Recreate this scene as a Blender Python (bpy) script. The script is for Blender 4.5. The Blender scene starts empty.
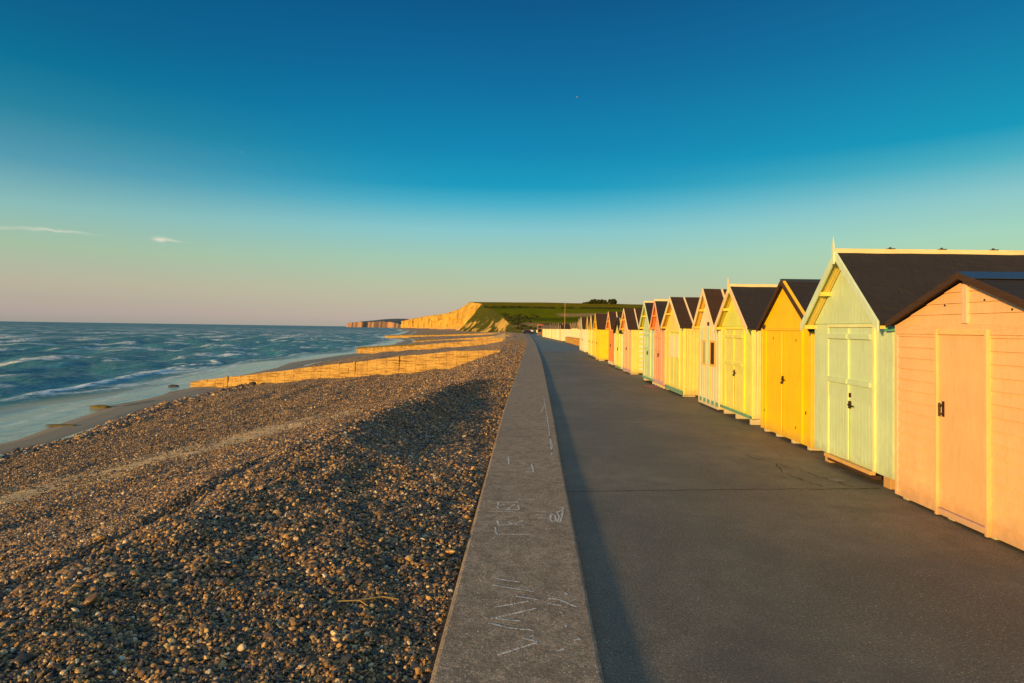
import bpy, bmesh, math, random
import numpy as np
from mathutils import Matrix, Vector, noise as mnoise

random.seed(7)
rng = np.random.default_rng(11)
SC = bpy.context.scene
COL = SC.collection

# ------------------------------------------------------------------ camera
CAM_Z = 1.9
cam_d = bpy.data.cameras.new("camera")
cam = bpy.data.objects.new("camera", cam_d)
COL.objects.link(cam)
cam_d.sensor_width = 36.0
cam_d.lens = 36.0 * 606.0 / 1024.0
cam_d.shift_y = -27.0 / 1024.0
cam_d.clip_start = 0.05
cam_d.clip_end = 90000.0
YAW, PITCH, ROLL = math.atan(15 / 606), math.radians(1.34), math.atan(0.0147)
cam.matrix_world = (Matrix.Translation((0, 0, CAM_Z)) @ Matrix.Rotation(YAW, 4, 'Z')
                    @ Matrix.Rotation(math.pi / 2 + PITCH, 4, 'X') @ Matrix.Rotation(ROLL, 4, 'Z'))
SC.camera = cam

# ------------------------------------------------------------------ light
SUN_EL = math.radians(9.3)
SUN_AZ = math.radians(39)            # light travels towards (+sin, +cos)
SUN_STR, SUN_COL = 5.0, (1.0, 0.585, 0.175)
SC.view_settings.view_transform = 'Standard'
SC.view_settings.look = 'None'
SC.view_settings.exposure = 0.30
SC.view_settings.gamma = 1.0
sd = bpy.data.lights.new("sun", 'SUN')
sd.energy = SUN_STR
sd.color = SUN_COL
sd.angle = math.radians(4.0)
sun = bpy.data.objects.new("sun", sd)
COL.objects.link(sun)
ldir = Vector((math.sin(SUN_AZ) * math.cos(SUN_EL), math.cos(SUN_AZ) * math.cos(SUN_EL), -math.sin(SUN_EL)))
sun.rotation_euler = ldir.to_track_quat('-Z', 'Y').to_euler()


def lin(c):
    return tuple(((v / 255) / 12.92 if v / 255 <= 0.04045 else ((v / 255 + 0.055) / 1.055) ** 2.4) for v in c)


world = bpy.data.worlds.new("World")
SC.world = world
world.use_nodes = True
nt = world.node_tree
nt.nodes.clear()
N = nt.nodes.new
wo = N('ShaderNodeOutputWorld')
bg = N('ShaderNodeBackground')
bg.inputs['Strength'].default_value = 0.1
sky = N('ShaderNodeTexSky')
sky.sky_type = 'NISHITA'
sky.sun_disc = False
sky.sun_elevation = SUN_EL
sky.sun_rotation = SUN_AZ + math.pi
sky.altitude = 5
tc = N('ShaderNodeTexCoord')
sep = N('ShaderNodeSeparateXYZ')
nt.links.new(tc.outputs['Generated'], sep.inputs[0])
ramp = N('ShaderNodeValToRGB')
nt.links.new(sep.outputs['Z'], ramp.inputs[0])
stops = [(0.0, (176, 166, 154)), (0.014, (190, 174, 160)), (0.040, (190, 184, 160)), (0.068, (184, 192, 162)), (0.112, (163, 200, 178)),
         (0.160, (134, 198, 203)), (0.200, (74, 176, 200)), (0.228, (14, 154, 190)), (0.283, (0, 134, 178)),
         (0.38, (0, 108, 158)), (0.477, (0, 86, 136)), (0.56, (10, 92, 140)), (0.75, (120, 150, 170)), (1.0, (155, 178, 190))]  # last stops, overhead and out of frame, are brightened to add fill light
el = ramp.color_ramp.elements
while len(el) < len(stops):
    el.new(0.5)
for e, (p, c) in zip(el, stops):
    e.position = p
    l = lin(c)
    e.color = (l[0], l[1], l[2], 1)

def sky_ramp(st):
    rp = N('ShaderNodeValToRGB')
    nt.links.new(sep.outputs['Z'], rp.inputs[0])
    ee = rp.color_ramp.elements
    while len(ee) < len(st):
        ee.new(0.5)
    for e, (p, c) in zip(ee, st):
        e.position = p
        l = lin(c)
        e.color = (l[0], l[1], l[2], 1)
    return rp.outputs[0]


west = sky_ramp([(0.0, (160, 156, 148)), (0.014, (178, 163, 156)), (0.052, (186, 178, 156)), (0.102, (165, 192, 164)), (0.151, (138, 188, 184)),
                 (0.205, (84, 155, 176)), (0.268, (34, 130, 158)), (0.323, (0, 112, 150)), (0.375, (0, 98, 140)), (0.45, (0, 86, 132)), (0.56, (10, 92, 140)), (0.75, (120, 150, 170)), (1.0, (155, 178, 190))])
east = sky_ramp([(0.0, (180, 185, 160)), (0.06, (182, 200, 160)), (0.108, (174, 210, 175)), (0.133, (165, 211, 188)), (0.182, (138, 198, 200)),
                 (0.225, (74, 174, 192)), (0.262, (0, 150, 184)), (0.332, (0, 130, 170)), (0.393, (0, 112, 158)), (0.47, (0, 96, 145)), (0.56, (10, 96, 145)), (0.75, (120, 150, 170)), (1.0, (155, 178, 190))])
azn = N('ShaderNodeMath'); azn.operation = 'ARCTAN2'
nt.links.new(sep.outputs['X'], azn.inputs[0]); nt.links.new(sep.outputs['Y'], azn.inputs[1])


def between(a, b):
    q = N('ShaderNodeMapRange'); q.interpolation_type = 'SMOOTHSTEP'
    nt.links.new(azn.outputs[0], q.inputs['Value'])
    q.inputs['From Min'].default_value = math.radians(a); q.inputs['From Max'].default_value = math.radians(b)
    return q.outputs[0]


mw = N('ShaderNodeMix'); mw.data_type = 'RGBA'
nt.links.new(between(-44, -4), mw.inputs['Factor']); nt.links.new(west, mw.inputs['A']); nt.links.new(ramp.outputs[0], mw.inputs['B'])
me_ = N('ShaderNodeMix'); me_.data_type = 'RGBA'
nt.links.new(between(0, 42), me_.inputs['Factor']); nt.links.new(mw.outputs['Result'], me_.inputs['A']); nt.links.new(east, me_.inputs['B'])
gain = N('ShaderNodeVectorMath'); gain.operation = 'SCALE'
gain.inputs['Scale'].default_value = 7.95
nt.links.new(me_.outputs['Result'], gain.inputs[0])
sgain = N('ShaderNodeVectorMath'); sgain.operation = 'SCALE'
sgain.inputs['Scale'].default_value = 0.035
nt.links.new(sky.outputs[0], sgain.inputs[0])
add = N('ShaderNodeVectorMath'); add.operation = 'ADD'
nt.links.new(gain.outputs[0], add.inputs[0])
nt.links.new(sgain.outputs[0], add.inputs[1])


def wmath(op, a, b=None, c=None):
    n = N('ShaderNodeMath'); n.operation = op
    for i, v in enumerate((a, b, c)):
        if v is None:
            continue
        if isinstance(v, (int, float)):
            n.inputs[i].default_value = v
        else:
            nt.links.new(v, n.inputs[i])
    return n.outputs[0]


# two wisps of cloud low in the west, in sky directions (azimuth, elevation in degrees)
az = wmath('MULTIPLY', wmath('ARCTAN2', sep.outputs['X'], sep.outputs['Y']), 180 / math.pi)
ele = wmath('MULTIPLY', wmath('ARCSINE', sep.outputs['Z']), 180 / math.pi)
nz = N('ShaderNodeTexNoise'); nz.inputs['Scale'].default_value = 60; nz.inputs['Detail'].default_value = 4
nt.links.new(tc.outputs['Generated'], nz.inputs['Vector'])
wob = wmath('MULTIPLY', wmath('SUBTRACT', nz.outputs['Fac'], 0.5), 0.55)
cloud = None
for (a0, e0, sa, se, k, amt) in [(-38.6, 6.86, 1.9, .10, -.02, .5), (-42.8, 6.75, 2.2, .13, .02, .35),
                                 (-31.75, 6.9, .42, .16, 0, .75), (-31.0, 6.8, .75, .10, 0, .5)]:
    da = wmath('DIVIDE', wmath('SUBTRACT', az, a0), sa)
    de = wmath('DIVIDE', wmath('ADD', wmath('SUBTRACT', wmath('SUBTRACT', ele, e0), wmath('MULTIPLY', wmath('SUBTRACT', az, a0), k)), wob), se)
    r2 = wmath('ADD', wmath('MULTIPLY', da, da), wmath('MULTIPLY', de, de))
    g = wmath('MULTIPLY', wmath('EXPONENT', wmath('MULTIPLY', r2, -1.0)), amt)
    cloud = g if cloud is None else wmath('ADD', cloud, g)
cmix = N('ShaderNodeMix'); cmix.data_type = 'RGBA'
nt.links.new(wmath('MINIMUM', cloud, 1.0), cmix.inputs['Factor'])
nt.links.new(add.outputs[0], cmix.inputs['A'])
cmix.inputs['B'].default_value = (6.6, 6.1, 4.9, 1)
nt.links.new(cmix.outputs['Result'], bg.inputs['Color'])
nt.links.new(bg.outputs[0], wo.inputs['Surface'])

# ------------------------------------------------------------------ helpers


class MB:
    """collects faces and links them as one mesh object"""
    def __init__(self):
        self.v, self.f = [], []

    def add(self, verts, faces):
        o = len(self.v)
        self.v += [tuple(p) for p in verts]
        self.f += [tuple(i + o for i in f) for f in faces]
        return self

    def box(self, x0, x1, y0, y1, z0, z1):
        v = [(x0, y0, z0), (x1, y0, z0), (x1, y1, z0), (x0, y1, z0), (x0, y0, z1), (x1, y0, z1), (x1, y1, z1), (x0, y1, z1)]
        return self.add(v, [(0, 3, 2, 1), (4, 5, 6, 7), (0, 1, 5, 4), (1, 2, 6, 5), (2, 3, 7, 6), (3, 0, 4, 7)])

    def bar(self, p, q, w, h, up=(0, 0, 1)):
        """rectangular bar from p to q; w across, h along up"""
        p, q, up = Vector(p), Vector(q), Vector(up)
        d = (q - p).normalized()
        s = d.cross(up).normalized()
        u = s.cross(d).normalized()
        vs = []
        for c in (p, q):
            for a, b in ((-1, -1), (1, -1), (1, 1), (-1, 1)):
                vs.append(c + s * (a * w / 2) + u * (b * h / 2))
        return self.add(vs, [(0, 3, 2, 1), (4, 5, 6, 7), (0, 1, 5, 4), (1, 2, 6, 5), (2, 3, 7, 6), (3, 0, 4, 7)])

    def tube(self, p, q, r0, r1=None, n=10):
        r1 = r0 if r1 is None else r1
        p, q = Vector(p), Vector(q)
        d = (q - p).normalized()
        a = d.orthogonal().normalized()
        b = d.cross(a)
        vs = []
        for c, r in ((p, r0), (q, r1)):
            for i in range(n):
                t = 2 * math.pi * i / n
                vs.append(c + (a * math.cos(t) + b * math.sin(t)) * r)
        fs = [(i, (i + 1) % n, n + (i + 1) % n, n + i) for i in range(n)]
        fs += [tuple(range(n - 1, -1, -1)), tuple(range(n, 2 * n))]
        return self.add(vs, fs)

    def build(self, name, mat, parent=None, bevel=0.0, smooth=False, loc=None):
        me = bpy.data.meshes.new(name)
        me.from_pydata(self.v, [], self.f)
        me.update()
        bm = bmesh.new(); bm.from_mesh(me)
        bmesh.ops.recalc_face_normals(bm, faces=bm.faces)
        bm.to_mesh(me); bm.free()
        if smooth:
            me.polygons.foreach_set('use_smooth', [True] * len(me.polygons))
        me.materials.append(mat)
        o = bpy.data.objects.new(name, me)
        COL.objects.link(o)
        if parent is not None:
            o.parent = parent
        if loc:
            o.location = loc
        if bevel:
            b = o.modifiers.new("bevel", 'BEVEL'); b.width = bevel; b.segments = 2
            b.limit_method = 'ANGLE'
        return o


def tag(o, label=None, cat=None, group=None, kind=None):
    if label: o['label'] = label
    if cat: o['category'] = cat
    if group: o['group'] = group
    if kind: o['kind'] = kind
    return o


def empty(name, loc, rz=0.0):
    o = bpy.data.objects.new(name, None)
    o.empty_display_size = 0.3
    COL.objects.link(o)
    o.location = loc
    o.rotation_euler = (0, 0, rz)
    return o


def grid_obj(name, P, mat, smooth=True, attrs=None):
    """P: (rows, cols, 3) array of points"""
    R, C = P.shape[:2]
    me = bpy.data.meshes.new(name)
    V = P.reshape(-1, 3)
    i, j = np.meshgrid(np.arange(R - 1), np.arange(C - 1), indexing='ij')
    a = (i * C + j).ravel()
    F = np.stack([a, a + 1, a + C + 1, a + C], 1)
    me.vertices.add(len(V)); me.vertices.foreach_set('co', V.astype(np.float32).ravel())
    me.loops.add(F.size); me.loops.foreach_set('vertex_index', F.ravel().astype(np.int32))
    me.polygons.add(len(F)); me.polygons.foreach_set('loop_start', np.arange(0, F.size, 4, dtype=np.int32))
    me.polygons.foreach_set('use_smooth', np.full(len(F), smooth))
    me.update(calc_edges=True)
    me.validate()
    if attrs:
        for k, arr in attrs.items():
            at = me.attributes.new(k, 'FLOAT', 'POINT')
            at.data.foreach_set('value', arr.astype(np.float32).ravel())
    me.materials.append(mat)
    o = bpy.data.objects.new(name, me)
    COL.objects.link(o)
    return o


# value noise in numpy
_perm = rng.random((256, 256))


def vnoise(x, y):
    xi, yi = np.floor(x).astype(int), np.floor(y).astype(int)
    fx, fy = x - xi, y - yi
    fx, fy = fx * fx * (3 - 2 * fx), fy * fy * (3 - 2 * fy)
    g = lambda a, b: _perm[a % 256, b % 256]
    return (g(xi, yi) * (1 - fx) * (1 - fy) + g(xi + 1, yi) * fx * (1 - fy) + g(xi, yi + 1) * (1 - fx) * fy + g(xi + 1, yi + 1) * fx * fy) * 2 - 1


def fbm(x, y, o=4):
    s, a = 0, 1.0
    for k in range(o):
        s = s + a * vnoise(x * 2 ** k + 17.3 * k, y * 2 ** k + 9.1 * k)
        a *= 0.5
    return s


def sstep(a, b, x):
    t = np.clip((x - a) / (b - a), 0, 1)
    return t * t * (3 - 2 * t)


# ------------------------------------------------------------------ materials
class Mat:
    def __init__(self, name, rough=0.6, spec=0.3):
        self.m = bpy.data.materials.new(name)
        self.m.use_nodes = True
        self.t = self.m.node_tree
        self.b = self.t.nodes['Principled BSDF']
        self.b.inputs['Roughness'].default_value = rough
        self.b.inputs['Specular IOR Level'].default_value = spec
        self._co = None

    def n(self, typ, **kw):
        x = self.t.nodes.new(typ)
        for k, v in kw.items():
            setattr(x, k, v)
        return x

    def link(self, a, b):
        self.t.links.new(a, b)

    def co(self, scale=(1, 1, 1), world=False):
        c = self.n('ShaderNodeNewGeometry').outputs['Position'] if world else self.n('ShaderNodeTexCoord').outputs['Object']
        mp = self.n('ShaderNodeMapping')
        mp.inputs['Scale'].default_value = scale
        self.link(c, mp.inputs[0])
        return mp.outputs[0]

    def noise(self, scale, detail=4, rough=0.5, vec=None, dist=0.0):
        x = self.n('ShaderNodeTexNoise')
        x.inputs['Scale'].default_value = scale
        x.inputs['Detail'].default_value = detail
        x.inputs['Roughness'].default_value = rough
        x.inputs['Distortion'].default_value = dist
        if vec is not None:
            self.link(vec, x.inputs['Vector'])
        return x.outputs['Fac']

    def vor(self, scale, vec=None, feature='F1', out='Distance', rnd=1.0):
        x = self.n('ShaderNodeTexVoronoi')
        x.feature = feature
        x.inputs['Scale'].default_value = scale
        x.inputs['Randomness'].default_value = rnd
        if vec is not None:
            self.link(vec, x.inputs['Vector'])
        return x.outputs[out]

    def ramp(self, fac, stops, interp='LINEAR'):
        r = self.n('ShaderNodeValToRGB')
        r.color_ramp.interpolation = interp
        e = r.color_ramp.elements
        while len(e) < len(stops):
            e.new(0.5)
        for q, (p, c) in zip(e, stops):
            q.position = p
            q.color = (c, c, c, 1) if isinstance(c, (int, float)) else (*c, 1)
        self.link(fac, r.inputs[0])
        return r.outputs[0]

    def mix(self, f, a, b, blend='MIX'):
        x = self.n('ShaderNodeMix'); x.data_type = 'RGBA'; x.blend_type = blend
        for v, s in ((f, 'Factor'), (a, 'A'), (b, 'B')):
            if isinstance(v, (int, float)):
                x.inputs[s].default_value = v
            elif isinstance(v, tuple):
                x.inputs[s].default_value = (*v, 1)
            else:
                self.link(v, x.inputs[s])
        return x.outputs['Result']

    def math(self, op, a, b=0.0, c=0.0, clamp=False):
        x = self.n('ShaderNodeMath'); x.operation = op; x.use_clamp = clamp
        for i, v in enumerate((a, b, c)):
            if isinstance(v, (int, float)):
                x.inputs[i].default_value = v
            else:
                self.link(v, x.inputs[i])
        return x.outputs[0]

    def attr(self, name):
        x = self.n('ShaderNodeAttribute'); x.attribute_name = name
        return x.outputs['Fac']

    def color(self, c):
        if isinstance(c, tuple):
            self.b.inputs['Base Color'].default_value = (*c, 1)
        else:
            self.link(c, self.b.inputs['Base Color'])

    def rough(self, r):
        self.link(r, self.b.inputs['Roughness'])

    def bump(self, h, dist=0.01, strength=1.0, prev=None):
        x = self.n('ShaderNodeBump')
        x.inputs['Distance'].default_value = dist
        x.inputs['Strength'].default_value = strength
        self.link(h, x.inputs['Height'])
        if prev is not None:
            self.link(prev, x.inputs['Normal'])
        self.link(x.outputs[0], self.b.inputs['Normal'])
        return x.outputs[0]


def s(c, k):
    return tuple(min(1, v * k) for v in c)


def paint(name, c, rough=0.55, grain='z', wear=0.12):
    """brushed exterior paint over timber: faint grain, patchy fading, scattered dirt"""
    m = Mat(name, rough, 0.35)
    sc_ = {'z': (14, 14, 1.2), 'x': (1.2, 14, 14), 'y': (14, 1.2, 14)}[grain]
    g = m.noise(6, 5, 0.6, m.co(sc_))
    p = m.noise(2.3, 5, 0.6, m.co())
    c1 = m.mix(m.ramp(p, [(0.3, 0.0), (0.75, 1.0)]), s(c, 1 - wear), s(c, 1 + wear * 0.5))
    c2 = m.mix(m.ramp(g, [(0.35, 0.5), (0.6, 0.0)]), c1, s(c, 0.76))
    drip = m.noise(3.0, 5, 0.7, m.co((7, 7, .5) if grain == 'z' else (3, 3, 3)))
    c2 = m.mix(m.ramp(drip, [(0.52, 0.0), (0.72, 0.30)]), c2, s((0.42, 0.32, 0.20), 1))
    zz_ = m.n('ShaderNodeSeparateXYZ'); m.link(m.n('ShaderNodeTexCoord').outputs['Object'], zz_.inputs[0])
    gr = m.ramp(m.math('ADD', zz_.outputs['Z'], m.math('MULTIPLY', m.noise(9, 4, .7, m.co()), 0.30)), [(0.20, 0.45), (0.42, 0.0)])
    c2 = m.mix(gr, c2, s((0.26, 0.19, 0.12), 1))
    spots = m.noise(23, 3, 0.6, m.co())
    c3 = m.mix(m.ramp(spots, [(0.70, 0.0), (0.78, 0.45)]), c2, s((0.22, 0.15, 0.09), 1))
    m.color(c3)
    m.bump(g, 0.0015, 0.6)
    return m.m


# real paint colours
WHITEP = (0.80, 0.78, 0.72)
MINT = (0.58, 0.76, 0.52)
PEACH = (0.93, 0.56, 0.28)
ORANGE = (0.97, 0.62, 0.0)
LIME = (0.74, 0.80, 0.16)
LEMON = (0.86, 0.74, 0.20)
YELLOW = (0.87, 0.62, 0.03)
CREAM = (0.84, 0.80, 0.60)
CORAL = (0.82, 0.42, 0.26)
TEAL = (0.10, 0.42, 0.32)
MAUVE = (0.60, 0.42, 0.52)
PM = {}


def P_(c, grain='z'):
    k = (c, grain)
    if k not in PM:
        PM[k] = paint('painted_timber', c, grain=grain)
    return PM[k]


def felt_mat(name, c):
    m = Mat(name, 0.85, 0.2)
    a = m.noise(3.0, 6, 0.6, m.co())
    f = m.noise(420, 2, 0.5, m.co())
    w = m.noise(1.6, 3, 0.5, m.co((1, 3, 3)), dist=1.5)
    m.color(m.mix(a, s(c, 0.75), s(c, 1.25)))
    b = m.bump(f, 0.002, 0.5)
    m.bump(m.math('ADD', w, m.math('MULTIPLY', m.noise(5, 4, .6, m.co((2.5, 1, 1)), dist=1.0), .4)), 0.07, 0.6, b)
    return m.m


FELT = felt_mat('bitumen_roofing_felt', (0.027, 0.025, 0.030))
FELT_BROWN = felt_mat('brown_mineral_felt', (0.050, 0.028, 0.020))
METAL_DARK = Mat('dark_rusty_iron', 0.5, 0.5); METAL_DARK.b.inputs['Metallic'].default_value = 0.6
METAL_DARK.color((0.06, 0.035, 0.025)); METAL_DARK = METAL_DARK.m
RAWWOOD = Mat('weathered_raw_timber', 0.8, 0.2)
_g = RAWWOOD.noise(5, 6, 0.6, RAWWOOD.co((12, 1, 12)))
RAWWOOD.color(RAWWOOD.mix(_g, (0.42, 0.24, 0.09), (0.58, 0.38, 0.17))); RAWWOOD.bump(_g, 0.003); RAWWOOD = RAWWOOD.m
DARKWOOD = Mat('dark_creosoted_timber', 0.8, 0.2)
_g = DARKWOOD.noise(5, 6, 0.6, DARKWOOD.co((12, 1, 12)))
DARKWOOD.color(DARKWOOD.mix(_g, (0.035, 0.02, 0.015), (0.09, 0.05, 0.035))); DARKWOOD = DARKWOOD.m
CAPMETAL = Mat('lead_ridge_flashing', 0.28, 0.6); CAPMETAL.color((0.05, 0.065, 0.10)); CAPMETAL.b.inputs['Metallic'].default_value = 0.5; CAPMETAL = CAPMETAL.m


def concrete(name, base, chalk=None):
    m = Mat(name, 0.9, 0.2)
    co = m.co(world=True)
    big = m.noise(0.8, 5, 0.6, co)
    med = m.noise(9, 6, 0.65, co)
    sp = m.vor(75, co, out='Color')
    spd = m.vor(75, co)
    rnd = m.n('ShaderNodeSeparateColor'); m.link(sp, rnd.inputs[0])
    c = m.mix(m.ramp(big, [(0.3, 0.0), (0.7, 1.0)]), s(base, 0.8), s(base, 1.15))
    c = m.mix(m.ramp(med, [(0.38, 0.85), (0.60, 0.0)]), c, s(base, 0.50))
    grit = m.noise(70, 4, 0.75, co)
    c = m.mix(m.ramp(grit, [(0.40, 0.85), (0.55, 0.0)]), c, s(base, 0.42))
    c = m.mix(m.ramp(grit, [(0.58, 0.0), (0.70, 0.6)]), c, s(base, 1.7))
    pale = m.math('MULTIPLY', m.ramp(rnd.outputs[0], [(0.80, 0.0), (0.84, 1.0)]), m.ramp(spd, [(0.2, 1.0), (0.36, 0.0)]))
    c = m.mix(m.math('MULTIPLY', pale, 0.85), c, s(base, 2.2))
    dk = m.math('MULTIPLY', m.ramp(rnd.outputs[1], [(0.80, 0.0), (0.84, 1.0)]), m.ramp(spd, [(0.25, 1.0), (0.4, 0.0)]))
    c = m.mix(m.math('MULTIPLY', dk, 0.8), c, s(base, 0.25))
    rs = m.math('MULTIPLY', m.ramp(rnd.outputs[2], [(0.965, 0.0), (0.975, 1.0)]), m.ramp(spd, [(0.25, 1.0), (0.4, 0.0)]))
    c = m.mix(m.math('MULTIPLY', rs, 0.8), c, (0.35, 0.14, 0.05))
    if chalk is not None:
        f = m.ramp(m.noise(150, 3, 0.7, co), [(0.44, 0.0), (0.56, chalk)])
        c = m.mix(f, c, (0.85, 0.85, 0.85))
    m.color(c)
    fine = m.noise(160, 4, 0.7, co)
    b = m.bump(fine, 0.004, 0.55)
    m.bump(m.math('ADD', m.noise(28, 4, 0.6, co), m.math('MULTIPLY', spd, 0.3)), 0.008, 0.5, b)
    return m.m


WALLM = concrete('aggregate_concrete', (0.385, 0.315, 0.245))
CHALKM = concrete('chalk_on_concrete', (0.385, 0.315, 0.245), 0.95)
PALECON = concrete('pale_concrete', (0.42, 0.36, 0.28))

# asphalt
m = Mat('asphalt', 0.66, 0.4)
co = m.co(world=True)
big = m.noise(0.35, 6, 0.62, co, 0.4)
med = m.noise(3.5, 6, 0.65, co)
v = m.vor(85, co, out='Color'); vd = m.vor(85, co)
sc3 = m.n('ShaderNodeSeparateColor'); m.link(v, sc3.inputs[0])
c = m.mix(m.ramp(big, [(0.32, 0.0), (0.68, 1.0)]), (0.088, 0.088, 0.080), (0.215, 0.190, 0.150))
c = m.mix(m.ramp(med, [(0.38, 0.55), (0.6, 0.0)]), c, (0.100, 0.088, 0.068))
pale = m.math('MULTIPLY', m.ramp(sc3.outputs[0], [(0.84, 0.0), (0.87, 1.0)]), m.ramp(vd, [(0.2, 1.0), (0.38, 0.0)]))
c = m.mix(m.math('MULTIPLY', pale, 0.8), c, (0.55, 0.50, 0.42))
grit = m.noise(60, 4, 0.75, co)
c = m.mix(m.ramp(grit, [(0.38, 0.6), (0.54, 0.0)]), c, (0.06, 0.054, 0.045))
c = m.mix(m.ramp(grit, [(0.56, 0.0), (0.68, 0.6)]), c, (0.40, 0.36, 0.29))
dark = m.math('MULTIPLY', m.ramp(sc3.outputs[1], [(0.72, 0.0), (0.78, 1.0)]), m.ramp(vd, [(0.3, 1.0), (0.45, 0.0)]))
c = m.mix(m.math('MULTIPLY', dark, 0.6), c, (0.03, 0.027, 0.027))
m.color(c)
patch = m.ramp(m.noise(0.9, 6, 0.7, co, 0.8), [(0.5, 0.0), (0.66, 0.5)])
c = m.mix(patch, c, (0.07, 0.072, 0.07))
pz = m.n('ShaderNodeSeparateXYZ'); m.link(m.n('ShaderNodeNewGeometry').outputs['Position'], pz.inputs[0])
far_blue = m.ramp(m.math('DIVIDE', m.math('ADD', pz.outputs['Y'], m.math('MULTIPLY', m.noise(.5, 3, .5, co), 3.0)), 100.0), [(0.50, 0.0), (0.58, 0.75)])
c = m.mix(far_blue, c, (0.105, 0.155, 0.175))     # the far stretch is coloured a bluer grey
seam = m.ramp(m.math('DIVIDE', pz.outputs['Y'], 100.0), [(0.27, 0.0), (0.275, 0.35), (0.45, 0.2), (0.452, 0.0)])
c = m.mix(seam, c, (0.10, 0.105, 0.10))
m.color(c)
b = m.bump(vd, 0.006, 0.8)
m.bump(m.noise(22, 5, 0.7, co), 0.012, 0.5, b)
ASPHALT = m.m
STAIN_PALE = Mat('dried_pale_stain', 0.9, 0.2); STAIN_PALE.color(STAIN_PALE.mix(STAIN_PALE.noise(18, 4, .6, STAIN_PALE.co(world=True)), (0.12, 0.10, 0.09), (0.30, 0.27, 0.24))); STAIN_PALE = STAIN_PALE.m
STAIN_PINK = Mat('spilled_pink_stain', 0.9, 0.2); STAIN_PINK.color(STAIN_PINK.mix(STAIN_PINK.noise(9, 4, .6, STAIN_PINK.co(world=True)), (0.12, 0.07, 0.07), (0.42, 0.24, 0.24))); STAIN_PINK = STAIN_PINK.m
JOINTM = Mat('tar_joint', 0.9, 0.2); JOINTM.color((0.03, 0.025, 0.022)); JOINTM = JOINTM.m

# ------------------------------------------------------------------ plan of the coast
_wlY = [q * 1.022 for q in [-12, 3.05, 13.5, 29.3, 56.5, 73, 118, 184, 230, 270]]
_wlX = [q * 1.022 for q in [-.47, -.47, -.49, -.33, -.06, .02, -.21, -.92, -1.9, -3.4]]
_wrY = [q * 1.022 for q in [-12, 3.1, 8.3, 11.9, 21.5, 34.5, 75.7, 117, 178, 230, 270]]
_wrX = [q * 1.022 for q in [.42, .42, .49, .565, .71, .88, 1.14, 1.10, .78, -.19, -1.6]]
_cY = [270, 300, 400, 600, 900, 970, 1200, 1600, 2070, 3000]
_cX = [-3.4, -5.5, -15, -35, -70, -92, -132, -215, -335, -610]


def wl(Y):
    return np.where(Y <= 270, np.interp(Y, _wlY, _wlX), np.interp(Y, _cY, _cX))


def wr(Y):
    return np.interp(Y, _wrY, _wrX)


def shoreS(Y):
    return np.interp(Y, [0, 30, 43, 59, 98, 150, 280, 355, 970, 2000, 3000], [24.5, 25.5, 29.5, 31, 38, 37, 53, 70, 110, 130, 60])


WALL_H = 0.08
SEA_Z = -4.1


def track_w(dn, Y):
    c_ = np.interp(Y, [8, 13.6, 19.5, 24, 32], [13.6, 12.5, 11.3, 9.7, 8.3]) + .35 * vnoise(Y * .5, Y * 0)
    q = np.exp(-((dn - c_) / 2.3) ** 4) * (1 - sstep(25, 31, Y))
    return q * np.clip(.95 + .45 * fbm(dn * 1.1, Y * .5, 3), 0, 1)


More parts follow.
